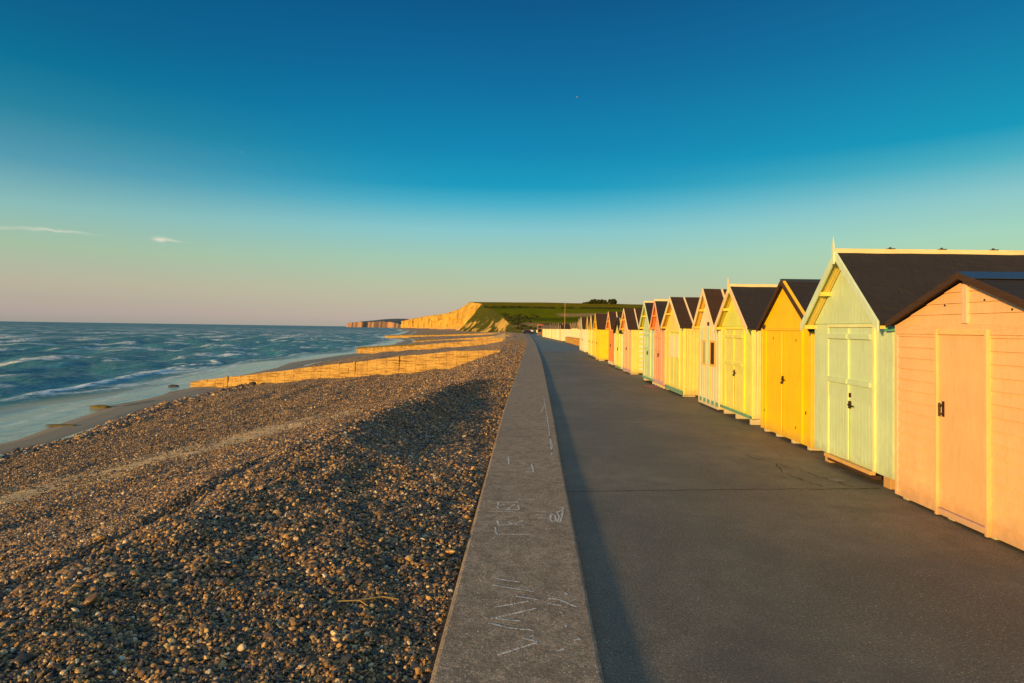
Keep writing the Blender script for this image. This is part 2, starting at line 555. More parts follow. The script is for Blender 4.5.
def beach_z(X, Y, detail=True):
    d = wl(Y) - X
    dn = d * 28.0 / shoreS(Y)
    A = np.interp(dn, [0, 2.6, 3.4, 5.5, 8.5, 11.5, 13, 20, 24.2, 25.4, 26.2, 27.2, 28, 40, 80], [.02, .02, -.10, -.64, -1.35, -1.98, -2.1, -3.2, -3.9, -4.16, -4.06, -4.04, -4.1, -4.6, -6.5])
    B = np.interp(dn, [0, 2.2, 3.8, 5.9, 10, 18, 24.2, 25.2, 26, 27.2, 28, 40, 80], [.02, -.12, -.84, -1.5, -2.1, -3.05, -3.85, -4.12, -4.06, -4.03, -4.1, -4.6, -6.5])
    t = sstep(9, 26, Y)
    z = A * (1 - t) + B * t
    z = z + (-0.35 - z) * 0 
    if detail:
        shingle = 1 - sstep(23.5, 25, dn)
        # storm ridge and the hollow between it and the sea wall
        wob = 0.35 * vnoise(Y * 0.35, Y * 0 + 3) + .12 * vnoise(Y * 1.1, Y * 0 + 5)
        rc = np.interp(Y, [0, 5, 12, 18, 21.5, 26], [2.6, 2.6, 2.6, 2.3, 1.4, .2]) + wob * 0.6
        amp = (1 - sstep(20, 23.5, Y)) * (0.75 + 0.25 * sstep(6, 10, Y))
        hgt = np.interp(Y, [0, 4, 10, 20], [.16, .20, .24, .20])
        back = np.clip(d / np.maximum(rc, .3), 0, 1)                       # ground rises from the wall to the crest
        z = z + amp * np.where(d < rc, hgt * back ** 1.1, hgt * np.exp(-((d - rc) / .42) ** 2))
        z = z - amp * .13 * np.exp(-((d - rc - .85) / .22) ** 2)           # the last high tide's little step
        z = z + amp * .05 * np.exp(-((d - rc - 1.25) / .22) ** 2)
        depth = np.interp(Y, [0, 6, 8.5, 11, 19, 21.8], [.0, .0, .04, .30, .36, 0])
        z = z - depth * (1 - sstep(rc * .40, rc * .98 + .02, d)) * .82
        # tide lines, roughly parallel with the water
        lam = vnoise(Y * 0.06, d * 0 + 2) * 1.3
        flat_ = 1 - .85 * track_w(dn, Y)
        z = z + flat_ * shingle * 0.10 * vnoise((d + lam) * 0.9, Y * 0.07 + 4) * sstep(2, 4, d)
        z = z + flat_ * shingle * 0.06 * fbm(X * 0.9, Y * 0.45, 3) * sstep(0.1, 1.2, d)
        z = z + shingle * 0.022 * fbm(X * 4.0, Y * 4.0, 3)
        z = z + (1 - shingle) * 0.035 * fbm(X * 0.25, Y * 0.07, 3) * sstep(0, 40, Y)
        # shingle piled up against each groyne by the waves
        for gy in (57.0, 133.0, 216.0, 330.0):
            k = np.clip((Y - gy) / 14.0, 0, 1)
            z = z + np.where(Y > gy, (1 - k) ** 2 * 0.5 * (dn > 4) * shingle * sstep(4, 8, dn), 0)
    return z


# shingle material (used by the beach sheet)
def beach_mat():
    m = Mat('flint_shingle_and_sand', 0.85, 0.25)
    co = m.co(world=True)
    dn = m.attr('shore')        # 0 at the wall, 28 at the water
    wet = m.ramp(m.math('DIVIDE', dn, 40.0), [(0.575, 0.0), (0.63, 1.0)])
    track = m.attr('track')
    v = m.vor(26, co, out='Color'); vd = m.vor(26, co)
    v2 = m.vor(9, co, out='Color'); vd2 = m.vor(9, co)
    sep_ = m.n('ShaderNodeSeparateColor'); m.link(v, sep_.inputs[0])
    sep2 = m.n('ShaderNodeSeparateColor'); m.link(v2, sep2.inputs[0])
    pc = m.ramp(sep_.outputs[0], [(0.0, (0.08, 0.07, 0.07)), (0.3, (0.18, 0.13, 0.09)), (0.6, (0.30, 0.21, 0.13)), (0.85, (0.44, 0.32, 0.20)), (1.0, (0.65, 0.55, 0.42))])
    p2 = m.ramp(sep2.outputs[0], [(0.0, (0.12, 0.09, 0.08)), (0.5, (0.28, 0.19, 0.12)), (0.9, (0.40, 0.28, 0.17)), (1.0, (0.6, 0.5, 0.38))])
    peb = m.mix(0.4, pc, p2)
    big = m.noise(0.22, 5, 0.6, m.co((1, .35, 1), world=True))
    peb = m.mix(m.ramp(big, [(0.35, 0.0), (0.7, 0.6)]), peb, (0.60, 0.36, 0.17))
    v3 = m.vor(2.2, co, out='Color'); sep3 = m.n('ShaderNodeSeparateColor'); m.link(v3, sep3.inputs[0])
    v4 = m.noise(1.4, 6, 0.75, m.co((1, .5, 1), world=True))
    peb = m.mix(m.ramp(sep3.outputs[0], [(0.0, 0.5), (0.35, 0.0)]), peb, (0.12, 0.08, 0.06))
    peb = m.mix(m.ramp(v4, [(0.50, 0.0), (0.66, 0.75)]), peb, (0.55, 0.36, 0.18))
    peb = m.mix(m.ramp(v4, [(0.36, 0.7), (0.48, 0.0)]), peb, (0.14, 0.09, 0.065))
    grain = m.noise(60, 4, 0.7, co)
    sand = m.mix(grain, (0.58, 0.40, 0.21), (0.80, 0.60, 0.35))
    brk = m.noise(2.5, 4, 0.6, m.co((1, .4, 1), world=True))
    c = m.mix(m.math('MULTIPLY', track, m.ramp(brk, [(0.30, 0.45), (0.5, 1.0)])), peb, sand)
    wsand = m.mix(m.noise(0.6, 4, 0.6, m.co((1, .2, 1), world=True)), (0.26, 0.19, 0.12), (0.38, 0.28, 0.17))
    weed = m.ramp(m.noise(0.55, 4, 0.65, m.co((1, .35, 1), world=True)), [(0.62, 0.0), (0.7, 1.0)])
    wsand = m.mix(m.math('MULTIPLY', weed, 0.6), wsand, (0.06, 0.05, 0.02))
    c = m.mix(wet, c, wsand)
    m.color(c)
    m.rough(m.math('SUBTRACT', 0.88, m.math('MULTIPLY', wet, 0.3)))
    k = m.math('SUBTRACT', 1.0, wet)
    hh = m.math('MULTIPLY', m.math('ADD', m.math('MULTIPLY', vd, -0.5), m.math('MULTIPLY', vd2, -0.5)), m.math('MULTIPLY', k, m.math('SUBTRACT', 1.0, m.math('MULTIPLY', track, 0.8))))
    b = m.bump(hh, 0.05, 1.0)
    m.bump(m.math('MULTIPLY', m.noise(2.2, 7, 0.75, co), k), 0.30, 0.8, b)
    return m.m


BEACHM = beach_mat()


def beach_sheet():
    ys = [-8.0]
    while ys[-1] < 3300:
        y = ys[-1]
        ys.append(y + max(0.07 if y < 12 else 0.11, abs(y) * 0.009))
    Y = np.array(ys)
    u = np.concatenate([np.linspace(-0.25, 4, 70), np.linspace(4.06, 12, 90)[0:], np.linspace(12.1, 30, 120), np.linspace(30.5, 90, 30)])
    YY, UU = np.meshgrid(Y, u, indexing='ij')
    S = shoreS(YY) / 28.0
    dd = UU * np.where(UU > 0, S, 1)
    XX = wl(YY) - dd
    ZZ = beach_z(XX, YY)
    dn = UU.copy()
    tr = track_w(dn, YY)
    tr = np.maximum(tr, 0.8 * np.exp(-((dn - 16.5 - 0.9 * vnoise(YY * .08, YY * 0 + 7)) / .5) ** 2) * (1 - sstep(20, 40, YY)))
    return grid_obj('beach', np.stack([XX, YY, ZZ], -1), BEACHM, attrs={'shore': dn, 'track': tr})


beach = beach_sheet()
tag(beach, 'wide brown shingle beach sloping from the sea wall to wet sand', kind='structure')

# ------------------------------------------------------------------ the sea


def sea():
    m = Mat('sea_water', 0.12, 0.5)
    sh0 = m.attr('shallow'); m.link(m.math('ADD', 0.22, m.math('MULTIPLY', sh0, 0.3)), m.b.inputs['Specular IOR Level'])
    co = m.co(world=True)
    foam = m.attr('foam'); shallow = m.attr('shallow')
    fn = m.noise(1.6, 6, 0.7, m.co((1, .45, 1), world=True))
    caps = m.math('MULTIPLY', m.ramp(m.noise(0.11, 3, 0.55, m.co((1, .6, 1), world=True)), [(0.545, 0.0), (0.60, 1.0)]), m.math('SUBTRACT', 1.0, shallow, clamp=True))
    far = m.n('ShaderNodeVectorMath'); far.operation = 'LENGTH'; m.link(m.n('ShaderNodeNewGeometry').outputs['Position'], far.inputs[0])
    caps = m.math('MULTIPLY', caps, m.ramp(m.math('DIVIDE', far.outputs['Value'], 1500.0), [(0.02, 0.8), (0.5, 1.0), (1.0, 0.2)]))
    foam = m.math('MAXIMUM', foam, caps)
    fo = m.math('MULTIPLY', foam, m.ramp(fn, [(0.42, 0.0), (0.56, 1.0)]), clamp=True)
    deep = m.mix(m.noise(0.02, 4, 0.6, m.co((1, 1, 1), world=True)), (0.006, 0.105, 0.130), (0.014, 0.19, 0.25))
    c = m.mix(shallow, deep, (0.42, 0.46, 0.36))
    streak = m.ramp(m.noise(0.05, 5, 0.65, m.co((2.2, .5, 1), world=True), 0.5), [(0.5, 0.0), (0.7, 0.5)])
    c = m.mix(streak, c, (0.07, 0.33, 0.48))
    m.color(m.mix(fo, c, (0.92, 0.93, 0.92)))
    
    calm = m.math('SUBTRACT', 1.0, m.math('MULTIPLY', shallow, 0.93))
    w1 = m.noise(0.8, 5, 0.62, m.co((1.0, .55, 1), world=True), 0.3)
    w2 = m.noise(0.10, 5, 0.6, m.co((1.5, .6, 1), world=True), 0.3)
    b = m.bump(m.math('MULTIPLY', w1, calm), 1.1, 0.9)
    # wave facets too small for the mesh tilt the surface even where they are far away
    nz3 = m.n('ShaderNodeTexNoise'); nz3.inputs['Scale'].default_value = 0.9; nz3.inputs['Detail'].default_value = 3
    m.link(m.co((1, .6, 1), world=True), nz3.inputs['Vector'])
    vs_ = m.n('ShaderNodeVectorMath'); vs_.operation = 'SUBTRACT'; m.link(nz3.outputs['Color'], vs_.inputs[0]); vs_.inputs[1].default_value = (.5, .5, .5)
    vm_ = m.n('ShaderNodeVectorMath'); vm_.operation = 'MULTIPLY'; m.link(vs_.outputs[0], vm_.inputs[0]); vm_.inputs[1].default_value = (2.6, 2.6, 0)
    vk_ = m.n('ShaderNodeVectorMath'); vk_.operation = 'SCALE'; m.link(vm_.outputs[0], vk_.inputs[0]); m.link(calm, vk_.inputs['Scale'])
    b = m.bump(m.math('MULTIPLY', w2, calm), 7.0, 0.9, b)
    va_ = m.n('ShaderNodeVectorMath'); va_.operation = 'ADD'; m.link(b, va_.inputs[0]); m.link(vk_.outputs[0], va_.inputs[1])
    vn_ = m.n('ShaderNodeVectorMath'); vn_.operation = 'NORMALIZE'; m.link(va_.outputs[0], vn_.inputs[0])
    # water: a dark teal body under a rough, self-masking reflection; foam is plain white scatter
    dif = m.n('ShaderNodeBsdfDiffuse'); m.link(m.b.inputs['Base Color'].links[0].from_socket, dif.inputs['Color'])
    glo = m.n('ShaderNodeBsdfGlossy'); glo.distribution = 'MULTI_GGX'
    m.link(m.math('SUBTRACT', 0.44, m.math('MULTIPLY', shallow, 0.29)), glo.inputs['Roughness'])
    m.link(vn_.outputs[0], glo.inputs['Normal'])
    fr_ = m.n('ShaderNodeFresnel'); fr_.inputs['IOR'].default_value = 1.33; m.link(vn_.outputs[0], fr_.inputs['Normal'])
    cap_ = m.math('ADD', 0.42, m.math('MULTIPLY', shallow, 0.38))
    fac_ = m.math('MULTIPLY', m.math('MINIMUM', fr_.outputs[0], cap_), m.math('SUBTRACT', 1.0, m.math('MULTIPLY', fo, 0.8)))
    mxs = m.n('ShaderNodeMixShader'); m.link(fac_, mxs.inputs[0]); m.link(dif.outputs[0], mxs.inputs[1]); m.link(glo.outputs[0], mxs.inputs[2])
    m.link(mxs.outputs[0], m.t.nodes['Material Output'].inputs['Surface'])
    ang = np.radians(np.concatenate([np.linspace(-100, -62, 60), np.linspace(-61.7, 3, 560)]))
    r = [20.0]
    while r[-1] < 400: r.append(r[-1] * 1.0052)
    while r[-1] < 40000: r.append(r[-1] * 1.04)
    r = np.array(r)
    R, A = np.meshgrid(r, ang, indexing='ij')
    X, Y = R * np.sin(A), R * np.cos(A)
    dshore = (wl(np.clip(Y, -5, 3000)) - X) - shoreS(np.clip(Y, 0, 3000))
    amp = sstep(5.0, 20, dshore)
    Z = np.zeros_like(X); slope = np.zeros_like(X)
    for k, (lam, a, th) in enumerate([(17, .13, 200), (11, .09, 214), (7.5, .06, 190), (23, .12, 235), (5, .035, 206), (3.4, .02, 228), (31, .12, 255), (9, .06, 262)]):
        th = math.radians(th)     # direction of travel-ish, towards the shore
        ph = (X * math.cos(th) + Y * math.sin(th)) * 2 * math.pi / lam + k * 1.7 + 1.6 * fbm(X / (lam * 3) + k, Y / (lam * 3), 2)
        at = np.clip(1.5 - R * 0.012 / lam * 3, 0, 1) * a
        cr = np.sin(ph)
        Z += at * (np.sign(cr) * np.abs(cr) ** 1.0 + 0.35 * np.cos(2 * ph))
    env = 0.75 + 0.5 * vnoise(X / 40, Y / 25)
    Z = Z * amp * env * 1.9
    # one or two small breakers
    br = np.exp(-((dshore - 11.5 - 2.4 * vnoise(Y / 9, Y * 0)) / 0.9) ** 2) * sstep(.1, .6, vnoise(Y / 13 + 4, Y * 0 + 1.5))
    Z += 0.22 * br
    foam_a = sstep(0.40, .68, Z) * sstep(8, 13, dshore) * sstep(-.25, .3, vnoise(X / 11, Y / 7)) * 0.9
    foam_a = np.maximum(foam_a, sstep(.25, .7, br))
    line = np.exp(-((dshore - 7.6 - 2.4 * vnoise(Y / 14, Y * 0 + 9)) / .6) ** 2) + .7 * np.exp(-((dshore - 4.0 - 2.2 * vnoise(Y / 9, Y * 0 + 3)) / .35) ** 2)
    foam_a = np.maximum(foam_a, 0.75 * line)
    fadeout = sstep(0.2, 0.8, vnoise(X / 60, Y / 28)) * sstep(150, 320, R) * 0.45
    foam_a = np.maximum(foam_a, fadeout)
    shal = 1 - sstep(4.5, 9.5, dshore + 2.2 * vnoise(X / 6, Y / 18))
    o = grid_obj('sea', np.stack([X, Y, Z + SEA_Z], -1), m.m, attrs={'foam': foam_a, 'shallow': shal})
    return tag(o, 'choppy blue green sea with white caps', kind='structure')


sea()

# ------------------------------------------------------------------ land, promenade, sea wall
m = Mat('hill_fields', 1.0, 0.0)
co = m.co(world=True)
sx = m.n('ShaderNodeSeparateXYZ'); m.link(m.n('ShaderNodeNewGeometry').outputs['Position'], sx.inputs[0])
yy = m.math('ADD', sx.outputs['Y'], m.math('MULTIPLY', m.math('SUBTRACT', m.noise(0.01, 3, 0.5, co), 0.5), 50.0))
yy = m.math('ADD', yy, m.math('MULTIPLY', sx.outputs['X'], -0.10))
yn = m.math('DIVIDE', yy, 1000.0)
G_, DG, OL, BR = (0.160, 0.175, 0.008), (0.06, 0.085, 0.008), (0.24, 0.17, 0.012), (0.42, 0.25, 0.11)
fld = m.ramp(yn, [(0.0, DG), (0.30, G_), (0.345, BR), (0.375, G_), (0.405, DG), (0.43, (0.19, 0.19, 0.008)), (0.60, (0.16, 0.17, 0.008)), (0.635, DG), (0.675, (0.20, 0.165, 0.012)), (0.80, OL), (1.0, (0.22, 0.165, 0.015))], 'LINEAR')
# a ploughed strip on the eastern side
xm = m.ramp(m.math('DIVIDE', sx.outputs['X'], 100.0), [(0.22, 0.0), (0.27, 1.0)])
ym = m.math('MULTIPLY', m.ramp(yn, [(0.435, 0.0), (0.445, 1.0)]), m.ramp(yn, [(0.50, 1.0), (0.515, 0.0)]))
fld = m.mix(m.math('MULTIPLY', xm, ym), fld, (0.45, 0.27, 0.12))
det = m.noise(0.08, 6, 0.65, m.co((1, 1, 1), world=True))
fld = m.mix(m.ramp(det, [(0.3, 0.5), (0.6, 0.0)]), fld, (0.06, 0.075, 0.008))
sc_m = m.math('MULTIPLY', m.ramp(m.math('DIVIDE', sx.outputs['Y'], 1000.0), [(0.25, 1.0), (0.42, 0.0)]), m.ramp(m.noise(0.05, 5, 0.6, m.co((1, .4, 1), world=True)), [(0.5, 0.0), (0.56, 1.0)]))
fld = m.mix(sc_m, fld, (0.30, 0.19, 0.07))
m.color(fld)
m.bump(m.noise(0.4, 6, 0.7, co), 1.2, 0.7)
FIELDS = m.m

_eY = [-20, 275, 300, 400, 500, 700, 860, 930, 970, 1200, 1600, 2070, 3000, 3200]
_eZ = [-.05, -.05, .6, 8.5, 15.0, 27.5, 37.0, 40.5, 44.0, 40.5, 39.5, 43, 36, 34]


def land_z(X, Y):
    e = np.interp(Y, _eY, _eZ)
    inl = np.clip((X - wl(Y)) / 200.0, 0, 3)
    z = e + np.where(Y > 300, (-0.7 * inl) * sstep(300, 900, Y) + 1.2 * fbm(X / 90, Y / 120, 3) * sstep(300, 600, Y) * sstep(0, .3, inl), 0)
    z = z - 14 * sstep(1000, 1500, Y) * sstep(0.1, .8, inl)
    return z


def land():
    Y = np.concatenate([np.linspace(-20, 275, 30), np.linspace(280, 1000, 150), np.geomspace(1010, 3200, 60)])
    U = np.concatenate([np.linspace(0, 1, 40) ** 2 * 120, np.linspace(125, 900, 60)])
    YY, UU = np.meshgrid(Y, U, indexing='ij')
    base = np.where(YY < 275, wl(YY) + 0.55, wl(YY))
    XX = base + UU
    ZZ = land_z(XX, YY)
    o = grid_obj('hill', np.stack([XX, YY, ZZ], -1), FIELDS)
    tag(o, 'green and brown farmed hillside rising behind the beach huts', kind='structure')


land()

# coastal slope: scrub and earth where the hill meets the beach, then chalk
m = Mat('scrubby_earth_bank', 0.95, 0.1)
co = m.co(world=True)
gl = m.ramp(m.noise(0.05, 6, 0.7, m.co((1, .35, 1), world=True)), [(0.51, 0.0), (0.55, 1.0)])
zq = m.n('ShaderNodeSeparateXYZ'); m.link(m.n('ShaderNodeNewGeometry').outputs['Position'], zq.inputs[0])
lowz = m.ramp(m.math('DIVIDE', m.math('ADD', zq.outputs['Z'], m.math('MULTIPLY', m.noise(.04, 4, .6, co), 24.0)), 50.0), [(0.36, 1.0), (0.46, 0.0)])
hiz = m.ramp(m.math('DIVIDE', m.math('ADD', zq.outputs['Z'], m.math('MULTIPLY', m.noise(.05, 4, .6, co), 8.0)), 50.0), [(0.72, 0.0), (0.78, 1.0)])
lowz = m.math('MAXIMUM', lowz, hiz)
m.color(m.mix(m.math('MULTIPLY', gl, lowz), m.mix(m.noise(0.3, 5, .6, co), (0.03, 0.045, 0.006), (0.10, 0.10, 0.012)), m.mix(m.noise(.5, 4, .6, co), (0.50, 0.30, 0.07), (0.62, 0.44, 0.13))))
m.bump(m.noise(0.5, 5, 0.7, co), 1.5, 0.8)
BANK = m.m
m = Mat('chalk_cliff_face', 0.95, 0.1)
co = m.co(world=True)
fl = m.noise(0.07, 6, 0.65, m.co((1.6, .45, .12), world=True))
bd = m.noise(0.5, 4, 0.6, m.co((.03, .03, 1), world=True))
cc = m.ramp(fl, [(0.36, (0.22, 0.12, 0.03)), (0.45, (0.50, 0.30, 0.05)), (0.6, (0.62, 0.43, 0.09)), (0.75, (0.70, 0.54, 0.16))])
cc = m.mix(m.ramp(bd, [(0.45, 0.25), (0.6, 0.0)]), cc, (0.42, 0.28, 0.12))
zs = m.n('ShaderNodeSeparateXYZ'); m.link(m.n('ShaderNodeNewGeometry').outputs['Position'], zs.inputs[0])
foot = m.ramp(m.math('DIVIDE', m.math('ADD', zs.outputs['Z'], m.math('MULTIPLY', m.noise(.06, 3, .6, co), 10.0)), 40.0), [(0.10, 1.0), (0.24, 0.0)])
cc = m.mix(m.math('MULTIPLY', foot, .6), cc, (0.50, 0.30, 0.17))
m.color(cc)
m.bump(fl, 6.0, 0.7)
CHALK = m.m


def escarp(name, y0, y1, n, mat, inset, rows, rough, label, cat=None, kind=None):
    Y = np.geomspace(y0, y1, n)
    T = np.linspace(0, 1, rows)
    YY, TT = np.meshgrid(Y, T, indexing='ij')
    top = np.interp(YY, _eY, _eZ)
    h = top + 3.0
    off = inset * h * (1 - TT) ** 1.3
    fl = rough * (fbm(YY / 16, TT * 1.2, 4) + .8 * fbm(YY / 55, TT * .5 + 5, 3)) * np.minimum(1, (1 - TT) * 6) * np.clip(h / 30, 0.05, 1)
    XX = wl(YY) - off - fl
    ZZ = -3.0 + h * TT + 0.01
    o = grid_obj(name, np.stack([XX, YY, ZZ], -1), mat, smooth=False)
    if kind:
        tag(o, label, kind=kind)
    else:
        tag(o, label, cat)
    return o


escarp('coastal_bank', 276, 862, 260, BANK, 0.9, 24, 4.0, 'scrubby bank with golden earth scars between the fields and the beach', kind='structure')
escarp('chalk_cliff', 860, 3000, 700, CHALK, 0.16, 34, 14.0, 'sunlit yellow chalk cliff running out to sea beyond the beach', kind='structure')

# far headland across the bay
m = Mat('hazed_headland_scrub', 0.95, 0.1); m.color(m.mix(m.noise(0.004, 5, .6, m.co(world=True)), (0.09, 0.11, 0.12), (0.14, 0.16, 0.15))); HEADM = m.m  # blue-grey base colour has the distance haze mixed into it
m = Mat('headland_chalk', 0.95, 0.1)
m.color(m.ramp(m.noise(0.012, 5, .6, m.co((1, .3, .15), world=True)), [(0.35, (0.36, 0.20, 0.13)), (0.6, (0.44, 0.27, 0.17)), (.7, (0.50, 0.33, 0.21))])); HEADC = m.m


def headland():
    xs = np.linspace(-1352, -780, 120)
    yf = 4500 + (xs + 1352) * 0.35 + 25 * fbm(xs / 60, xs * 0, 3)
    cz = np.interp(xs, [-1352, -1345, -1280, -1160, -1100, -1020, -930, -780], [0, 26, 34, 37, 42, 36, 12, 8]) + 2.0 * fbm(xs / 30, xs * 0 + 2, 3)
    cz = np.maximum(cz, 0.5)
    pz = np.interp(xs, [-1352, -1345, -1290, -1200, -1100, -950, -780], [0.6, 28, 50, 74, 76, 70, 74]) + 1.5 * fbm(xs / 25, xs * 0 + 6, 3)
    pz = np.maximum(pz, cz + 0.5)
    A = np.stack([np.stack([xs, yf, np.full_like(xs, SEA_Z - 1)], -1), np.stack([xs + 1, yf + 5, cz * .5], -1), np.stack([xs + 2, yf + 9, cz], -1)], 0)
    o = grid_obj('headland_cliff', A, HEADC, smooth=False)
    tag(o, 'far low pink chalk cliff at the foot of the headland', kind='structure')
    k = np.linspace(0, 1, 8)[:, None]
    X = np.repeat(xs[None], 8, 0); Y = yf[None] + 9 + k * 900; Z = cz[None] + (pz - cz)[None] * np.sin(k * math.pi / 2) ** .8
    B = np.stack([X, Y, Z], -1)
    C_ = np.stack([xs, yf + 1400, np.full_like(xs, -6.0)], -1)[None]
    o = grid_obj('headland', np.concatenate([B, C_], 0), HEADM)
    tag(o, 'far dark wooded headland across the bay', kind='structure')


headland()


def strip(name, left, right, z, mat, parent=None, ys=None):
    ys = np.array(ys)
    L, R_ = left(ys), right(ys)
    n = 12
    T = np.linspace(0, 1, n)
    X = L[:, None] * (1 - T) + R_[:, None] * T
    Y = np.repeat(ys[:, None], n, 1)
    return grid_obj(name, np.stack([X, Y, np.full_like(X, z)], -1), mat, smooth=False)


ys_p = np.concatenate([np.linspace(-10, 20, 30), np.geomspace(21, 290, 50)])
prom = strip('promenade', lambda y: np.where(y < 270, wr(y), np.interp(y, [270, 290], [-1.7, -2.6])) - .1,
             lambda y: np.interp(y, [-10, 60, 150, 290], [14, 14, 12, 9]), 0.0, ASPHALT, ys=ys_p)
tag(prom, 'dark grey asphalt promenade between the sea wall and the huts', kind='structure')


def ribbon(name, pts, w, z, mat, parent, jitter=0.0):
    """thin flat line of width w through pts (x, y) as faces, each line its own run"""
    V, F = [], []
    for run in pts:
        # resample
        q = []
        for a, b in zip(run[:-1], run[1:]):
            n = max(2, int(math.dist(a, b) / 0.02) if math.dist(a, b) < 3 else int(math.dist(a, b) / 0.12))
            for i in range(n):
                t = i / n
                q.append((a[0] + (b[0] - a[0]) * t, a[1] + (b[1] - a[1]) * t))
        q.append(run[-1])
        o = len(V)
        for i, p in enumerate(q):
            a, b = q[max(0, i - 1)], q[min(len(q) - 1, i + 1)]
            dx, dy = b[0] - a[0], b[1] - a[1]
            L = math.hypot(dx, dy) or 1
            ww = w * (0.65 + 0.6 * random.random()) / 2
            jx = jitter * (mnoise.noise(Vector((p[0] * 7, p[1] * 7, 3))))
            V += [(p[0] - dy / L * ww + jx, p[1] + dx / L * ww + jx, z), (p[0] + dy / L * ww + jx, p[1] - dx / L * ww + jx, z)]
        F += [(o + 2 * i, o + 2 * i + 1, o + 2 * i + 3, o + 2 * i + 2) for i in range(len(q) - 1)]
    mb = MB(); mb.v = V; mb.f = F
    return mb.build(name, mat, parent)


ribbon('pavement_joint', [[(0.42, 7.15), (1.13, 7.24), (2.6, 7.42), (4.36, 7.60)]], 0.014, 0.004, JOINTM, prom, 0.03)
ribbon('pavement_crack', [[(3.4, 9.51), (3.62, 8.9), (3.81, 8.55), (3.9, 8.1), (4.1, 7.66)], [(3.62, 8.9), (3.5, 8.3), (3.68, 7.63)]], 0.010, 0.004, JOINTM, prom, 0.05)


def blob(name, cx, cy, rx, ry, z, mat, parent):
    n = 28
    vs = [(cx, cy, z)]
    for i in range(n):
        t = 2 * math.pi * i / n
        k = 1 + 0.25 * mnoise.noise(Vector((math.cos(t) * 1.5, math.sin(t) * 1.5, cx)))
        vs.append((cx + rx * k * math.cos(t), cy + ry * k * math.sin(t), z))
    mb = MB(); mb.add(vs, [(0, 1 + i, 1 + (i + 1) % n) for i in range(n)])
    return mb.build(name, mat, parent)


blob('pale_stain', 4.03, 7.98, .10, .09, 0.005, STAIN_PALE, prom)
blob('pink_stain', 4.30, 20.7, .30, .75, 0.005, STAIN_PINK, prom)


def sea_wall():
    ys = np.concatenate([np.arange(-10, 14, 0.06), np.geomspace(14, 272, 260)])
    L, R_ = wl(ys), wr(ys)
    w = np.maximum(0.3, R_ - L)
    je = 0.009 * np.array([mnoise.noise(Vector((0.1, y * 9, 0))) + .6 * mnoise.noise(Vector((3.1, y * 31, 0))) for y in ys])
    jr = 0.009 * np.array([mnoise.noise(Vector((7.1, y * 9, 0))) + .6 * mnoise.noise(Vector((5.1, y * 31, 0))) for y in ys])
    prof = [('L', -0.02, -2.6), ('L', 0.0, 0.0), ('L', 0.0, WALL_H - .030), ('L', .010, WALL_H - .010), ('L', .030, WALL_H),
            ('M', .35, WALL_H), ('M', .65, WALL_H),
            ('R', -.022, WALL_H), ('R', -.006, WALL_H - .008), ('R', 0, WALL_H - .022), ('R', 0.0, -0.3)]
    P = np.zeros((len(ys), len(prof), 3))
    for j, (k, o, z) in enumerate(prof):
        if k == 'L': P[:, j, 0] = L + o + je * (z > .1)
        elif k == 'R': P[:, j, 0] = R_ + o + jr * (z > .1)
        else: P[:, j, 0] = L + (R_ - L) * o
        P[:, j, 1] = ys
        P[:, j, 2] = z
    o = grid_obj('sea_wall', P, WALLM, smooth=False)
    tag(o, 'long low concrete sea wall with chalk scribbles between shingle and promenade', 'sea wall')
    return o


wall = sea_wall()
up = [[(-0.21, 4.45), (-0.2, 4.35), (-0.19, 4.3)], [(-0.19, 4.3), (0.05, 4.31)], [(-0.2, 4.6), (-0.19, 4.51)], [(-0.19, 4.5), (0.01, 4.52)], [(-0.12, 4.53), (-0.07, 4.53), (-0.01, 4.62)], [(-0.12, 4.59), (-0.08, 4.53)], [(-0.2, 4.69), (-0.09, 4.7)], [(-0.25, 4.82), (-0.07, 4.83)], [(-0.21, 4.91), (-0.22, 5.09), (-0.05, 5.1)], [(-0.08, 5.04), (-0.14, 4.88), (-0.04, 4.89)], [(-0.05, 5.19), (0.09, 5.19)], [(-0.05, 5.01), (-0.04, 4.89)], [(0.1, 4.85), (0.17, 4.85)], [(0.09, 4.77), (0.17, 4.77)], [(0.1, 4.69), (0.17, 4.69)], [(0.2, 4.67), (0.21, 4.8), (0.24, 4.76), (0.24, 4.63), (0.21, 4.61), (0.2, 4.67)], [(0.25, 4.6), (0.27, 4.73), (0.26, 4.85), (0.3, 4.89), (0.32, 4.98), (0.26, 4.98)], [(0.27, 4.59), (0.29, 4.74), (0.31, 4.88)]]
low = [[(-0.11, 2.72), (0.07, 2.84)], [(0.0, 2.87), (0.07, 2.85)], [(0.03, 2.89), (0.05, 2.9)], [(-0.17, 3.01), (-0.07, 2.97), (0.05, 2.95)], [(-0.16, 3.06), (-0.01, 3.04)], [(-0.15, 3.06), (0.07, 3.18)], [(-0.15, 3.18), (0.03, 3.26)], [(-0.04, 3.32), (0.08, 3.28)], [(-0.17, 3.45), (0.06, 3.38)], [(-0.16, 3.54), (-0.02, 3.5)], [(0.13, 3.24), (0.2, 3.22)], [(0.14, 3.3), (0.19, 3.29), (0.28, 3.21)], [(0.23, 3.38), (0.24, 3.35)], [(0.19, 3.15), (0.2, 3.13)], [(0.21, 3.01), (0.21, 2.99)], [(0.16, 2.77), (0.19, 2.79)], [(0.24, 2.87), (0.27, 2.88)]]
far_ = [[(-0.19, 6.88), (-0.17, 6.51)], [(-0.06, 6.59), (-0.0, 6.56)], [(0.07, 6.53), (0.09, 6.19), (0.01, 6.19)], [(-0.23, 4.97), (-0.16, 5.03)]]
lin_ = [[(0.38, 12.79), (0.36, 10.27), (0.34, 8.75), (0.31, 7.02)], [(0.4, 12.09), (0.27, 10.62)], [(0.33, 8.29), (0.34, 7.64), (0.31, 7.18)]]
